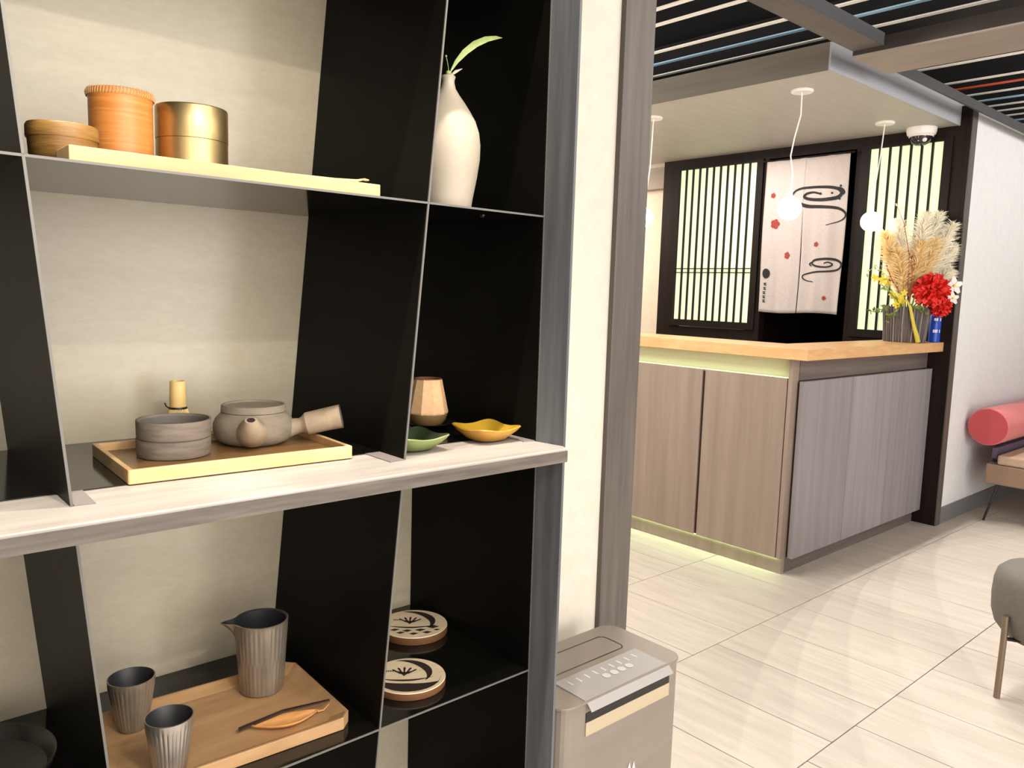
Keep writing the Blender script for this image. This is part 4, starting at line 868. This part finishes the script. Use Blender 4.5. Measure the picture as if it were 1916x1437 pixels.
sprig([G0(-.04), W3(-0.10, -0.09, 0.24), W3(-0.16, -0.09, 0.30), W3(-0.20, -0.09, 0.31)], M_grn, M_leaf, 16, 0.032, 'light green leafy sprig among the yellow blossoms', seed=8)
sm = thing('yellow_branch', tuple(W3(-0.05, -0.13, 0.21)), 'thick yellow branch leaning down the front of the twig pot', 'branch')
MB().tube([W3(-0.055, -0.10, 0.25), W3(-0.045, -0.135, 0.205), W3(-0.018, -0.14, 0.10), W3(0.010, -0.135, 0.03), W3(0.018, -0.13, 0.0075)], [0.004, 0.008, 0.010, 0.013, 0.014], 12).build('limb', M_stem, sm, smooth=True)
bt = thing('blue_tin_can', (5.030, 1.868, ZW), 'small blue tin with white lettering beside the twig pot', 'tin')
MB().lathe([(0.031, ZW), (0.033, ZW+0.002), (0.033, ZW+0.155), (0.028, ZW+0.165)], (5.030, 1.868), 36).build('body', M_blue, bt, smooth=True)
MB().lathe([(0.0225, ZW+0.165), (0.0225, ZW+0.183), (0.020, ZW+0.186)], (5.030, 1.868), 28).build('cap', mat('blue_cap', rgb(30, 60, 130), 0.4), bt, smooth=True)
b = MB()
for (z1_, h1, spans) in ((ZW+0.128, 0.016, ((-0.7, -0.35), (-0.30, -0.05), (0.35, 0.6))), (ZW+0.058, 0.018, ((-0.75, -0.45), (-0.4, -0.2), (-0.15, 0.0), (0.30, 0.5)))):
    for a0, a1 in spans:
        aa = math.atan2(-0.745, -0.666); R0 = 0.0334
        P4 = [(5.030+R0*math.cos(aa+q), 1.868+R0*math.sin(aa+q)) for q in (a0, (a0+a1)/2, a1)]
        b.add([(x, y, z1_) for x, y in P4]+[(x, y, z1_+h1) for x, y in P4], [(0, 1, 4, 3), (1, 2, 5, 4)])
b.build('lettering', M_wht, bt)

# ================================================================== SEATING
sf = thing('bench_sofa', (6.3, 1.45, 0), 'bench sofa with a coral bolster back and tan seat against the white wall', 'sofa')
X0, X1 = 5.45, 7.45; by, bz, br = 1.660, 0.603, 0.116
Mx = Matrix.Translation((0, by, bz)) @ Matrix.Rotation(PI/2, 4, 'Y')
b = MB(); b.lathe([(br-0.006, X0), (br, X0+0.006), (br, X1-0.006), (br-0.006, X1)], n=56, cap0=False, cap1=False, M=Mx)
bol = b.build('bolster', M_pink, sf, smooth=True)
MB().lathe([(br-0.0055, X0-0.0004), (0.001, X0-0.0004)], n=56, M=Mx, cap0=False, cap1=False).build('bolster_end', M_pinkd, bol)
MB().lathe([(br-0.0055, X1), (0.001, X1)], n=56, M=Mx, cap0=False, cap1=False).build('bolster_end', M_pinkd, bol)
MB().box(X0+0.03, X1, 0.98, 1.60, 0.372, 0.432).build('seat_cushion', M_tan, sf, bevel=0.012)
MB().box(X0+0.03, X1, 0.98, 1.66, 0.245, 0.370).build('seat_base', M_brn, sf, bevel=0.008)
MB().box(X0+0.07, X1-0.05, 1.615, 1.645, 0.40, 0.47).build('back_rail', mat('plum_rail', rgb(84, 74, 96), 0.5), sf, bevel=0.004)
for x in (X0+0.14, X0+0.75, X1-0.2): MB().box(x, x+0.02, 1.64, 1.66, 0.37, 0.50).build('back_post', M_dark, sf)
for x, sx in ((X0+0.10, -0.045), (X1-0.1, 0.045)):
    for y, sy in ((1.60, 0.05), (1.03, -0.04)): MB().tube([(x, y, 0.246), (x+sx, y+sy, 0.0)], [0.009, 0.007], 10).build('leg', M_dark, sf, smooth=True)

sl_ = thing('round_stool', (3.205, 0.70, 0), 'round grey upholstered stool with bronze legs at the right edge', 'stool')
cx, cy, r = 3.205, 0.700, 0.200
MB().lathe([(0.150, 0.205), (0.170, 0.212), (0.188, 0.235), (0.200, 0.275), (0.203, 0.33), (0.200, 0.385), (0.192, 0.415), (0.172, 0.434), (0.14, 0.442), (0.05, 0.445), (0.001, 0.445)], (cx, cy), 72).build('seat', M_gry, sl_, smooth=True)
MB().lathe([(0.13, 0.190), (0.148, 0.192), (0.148, 0.206)], (cx, cy), 40).build('seat_plate', M_brn, sl_, smooth=True)
for a in (150, 270, 30):
    t = math.radians(a); d = Vector((math.cos(t), math.sin(t), 0)); p = Vector((cx, cy, 0))
    MB().tube([p+d*0.212+Z*0.295, p+d*0.212+Z*0.20, p+d*0.216+Z*0.0], 0.0105, 14).build('leg', M_steell, sl_, smooth=True)
    MB().tube([p+d*0.14+Z*0.2, p+d*0.212+Z*0.215], 0.007, 10).build('bracket', M_dark, sl_, smooth=True)
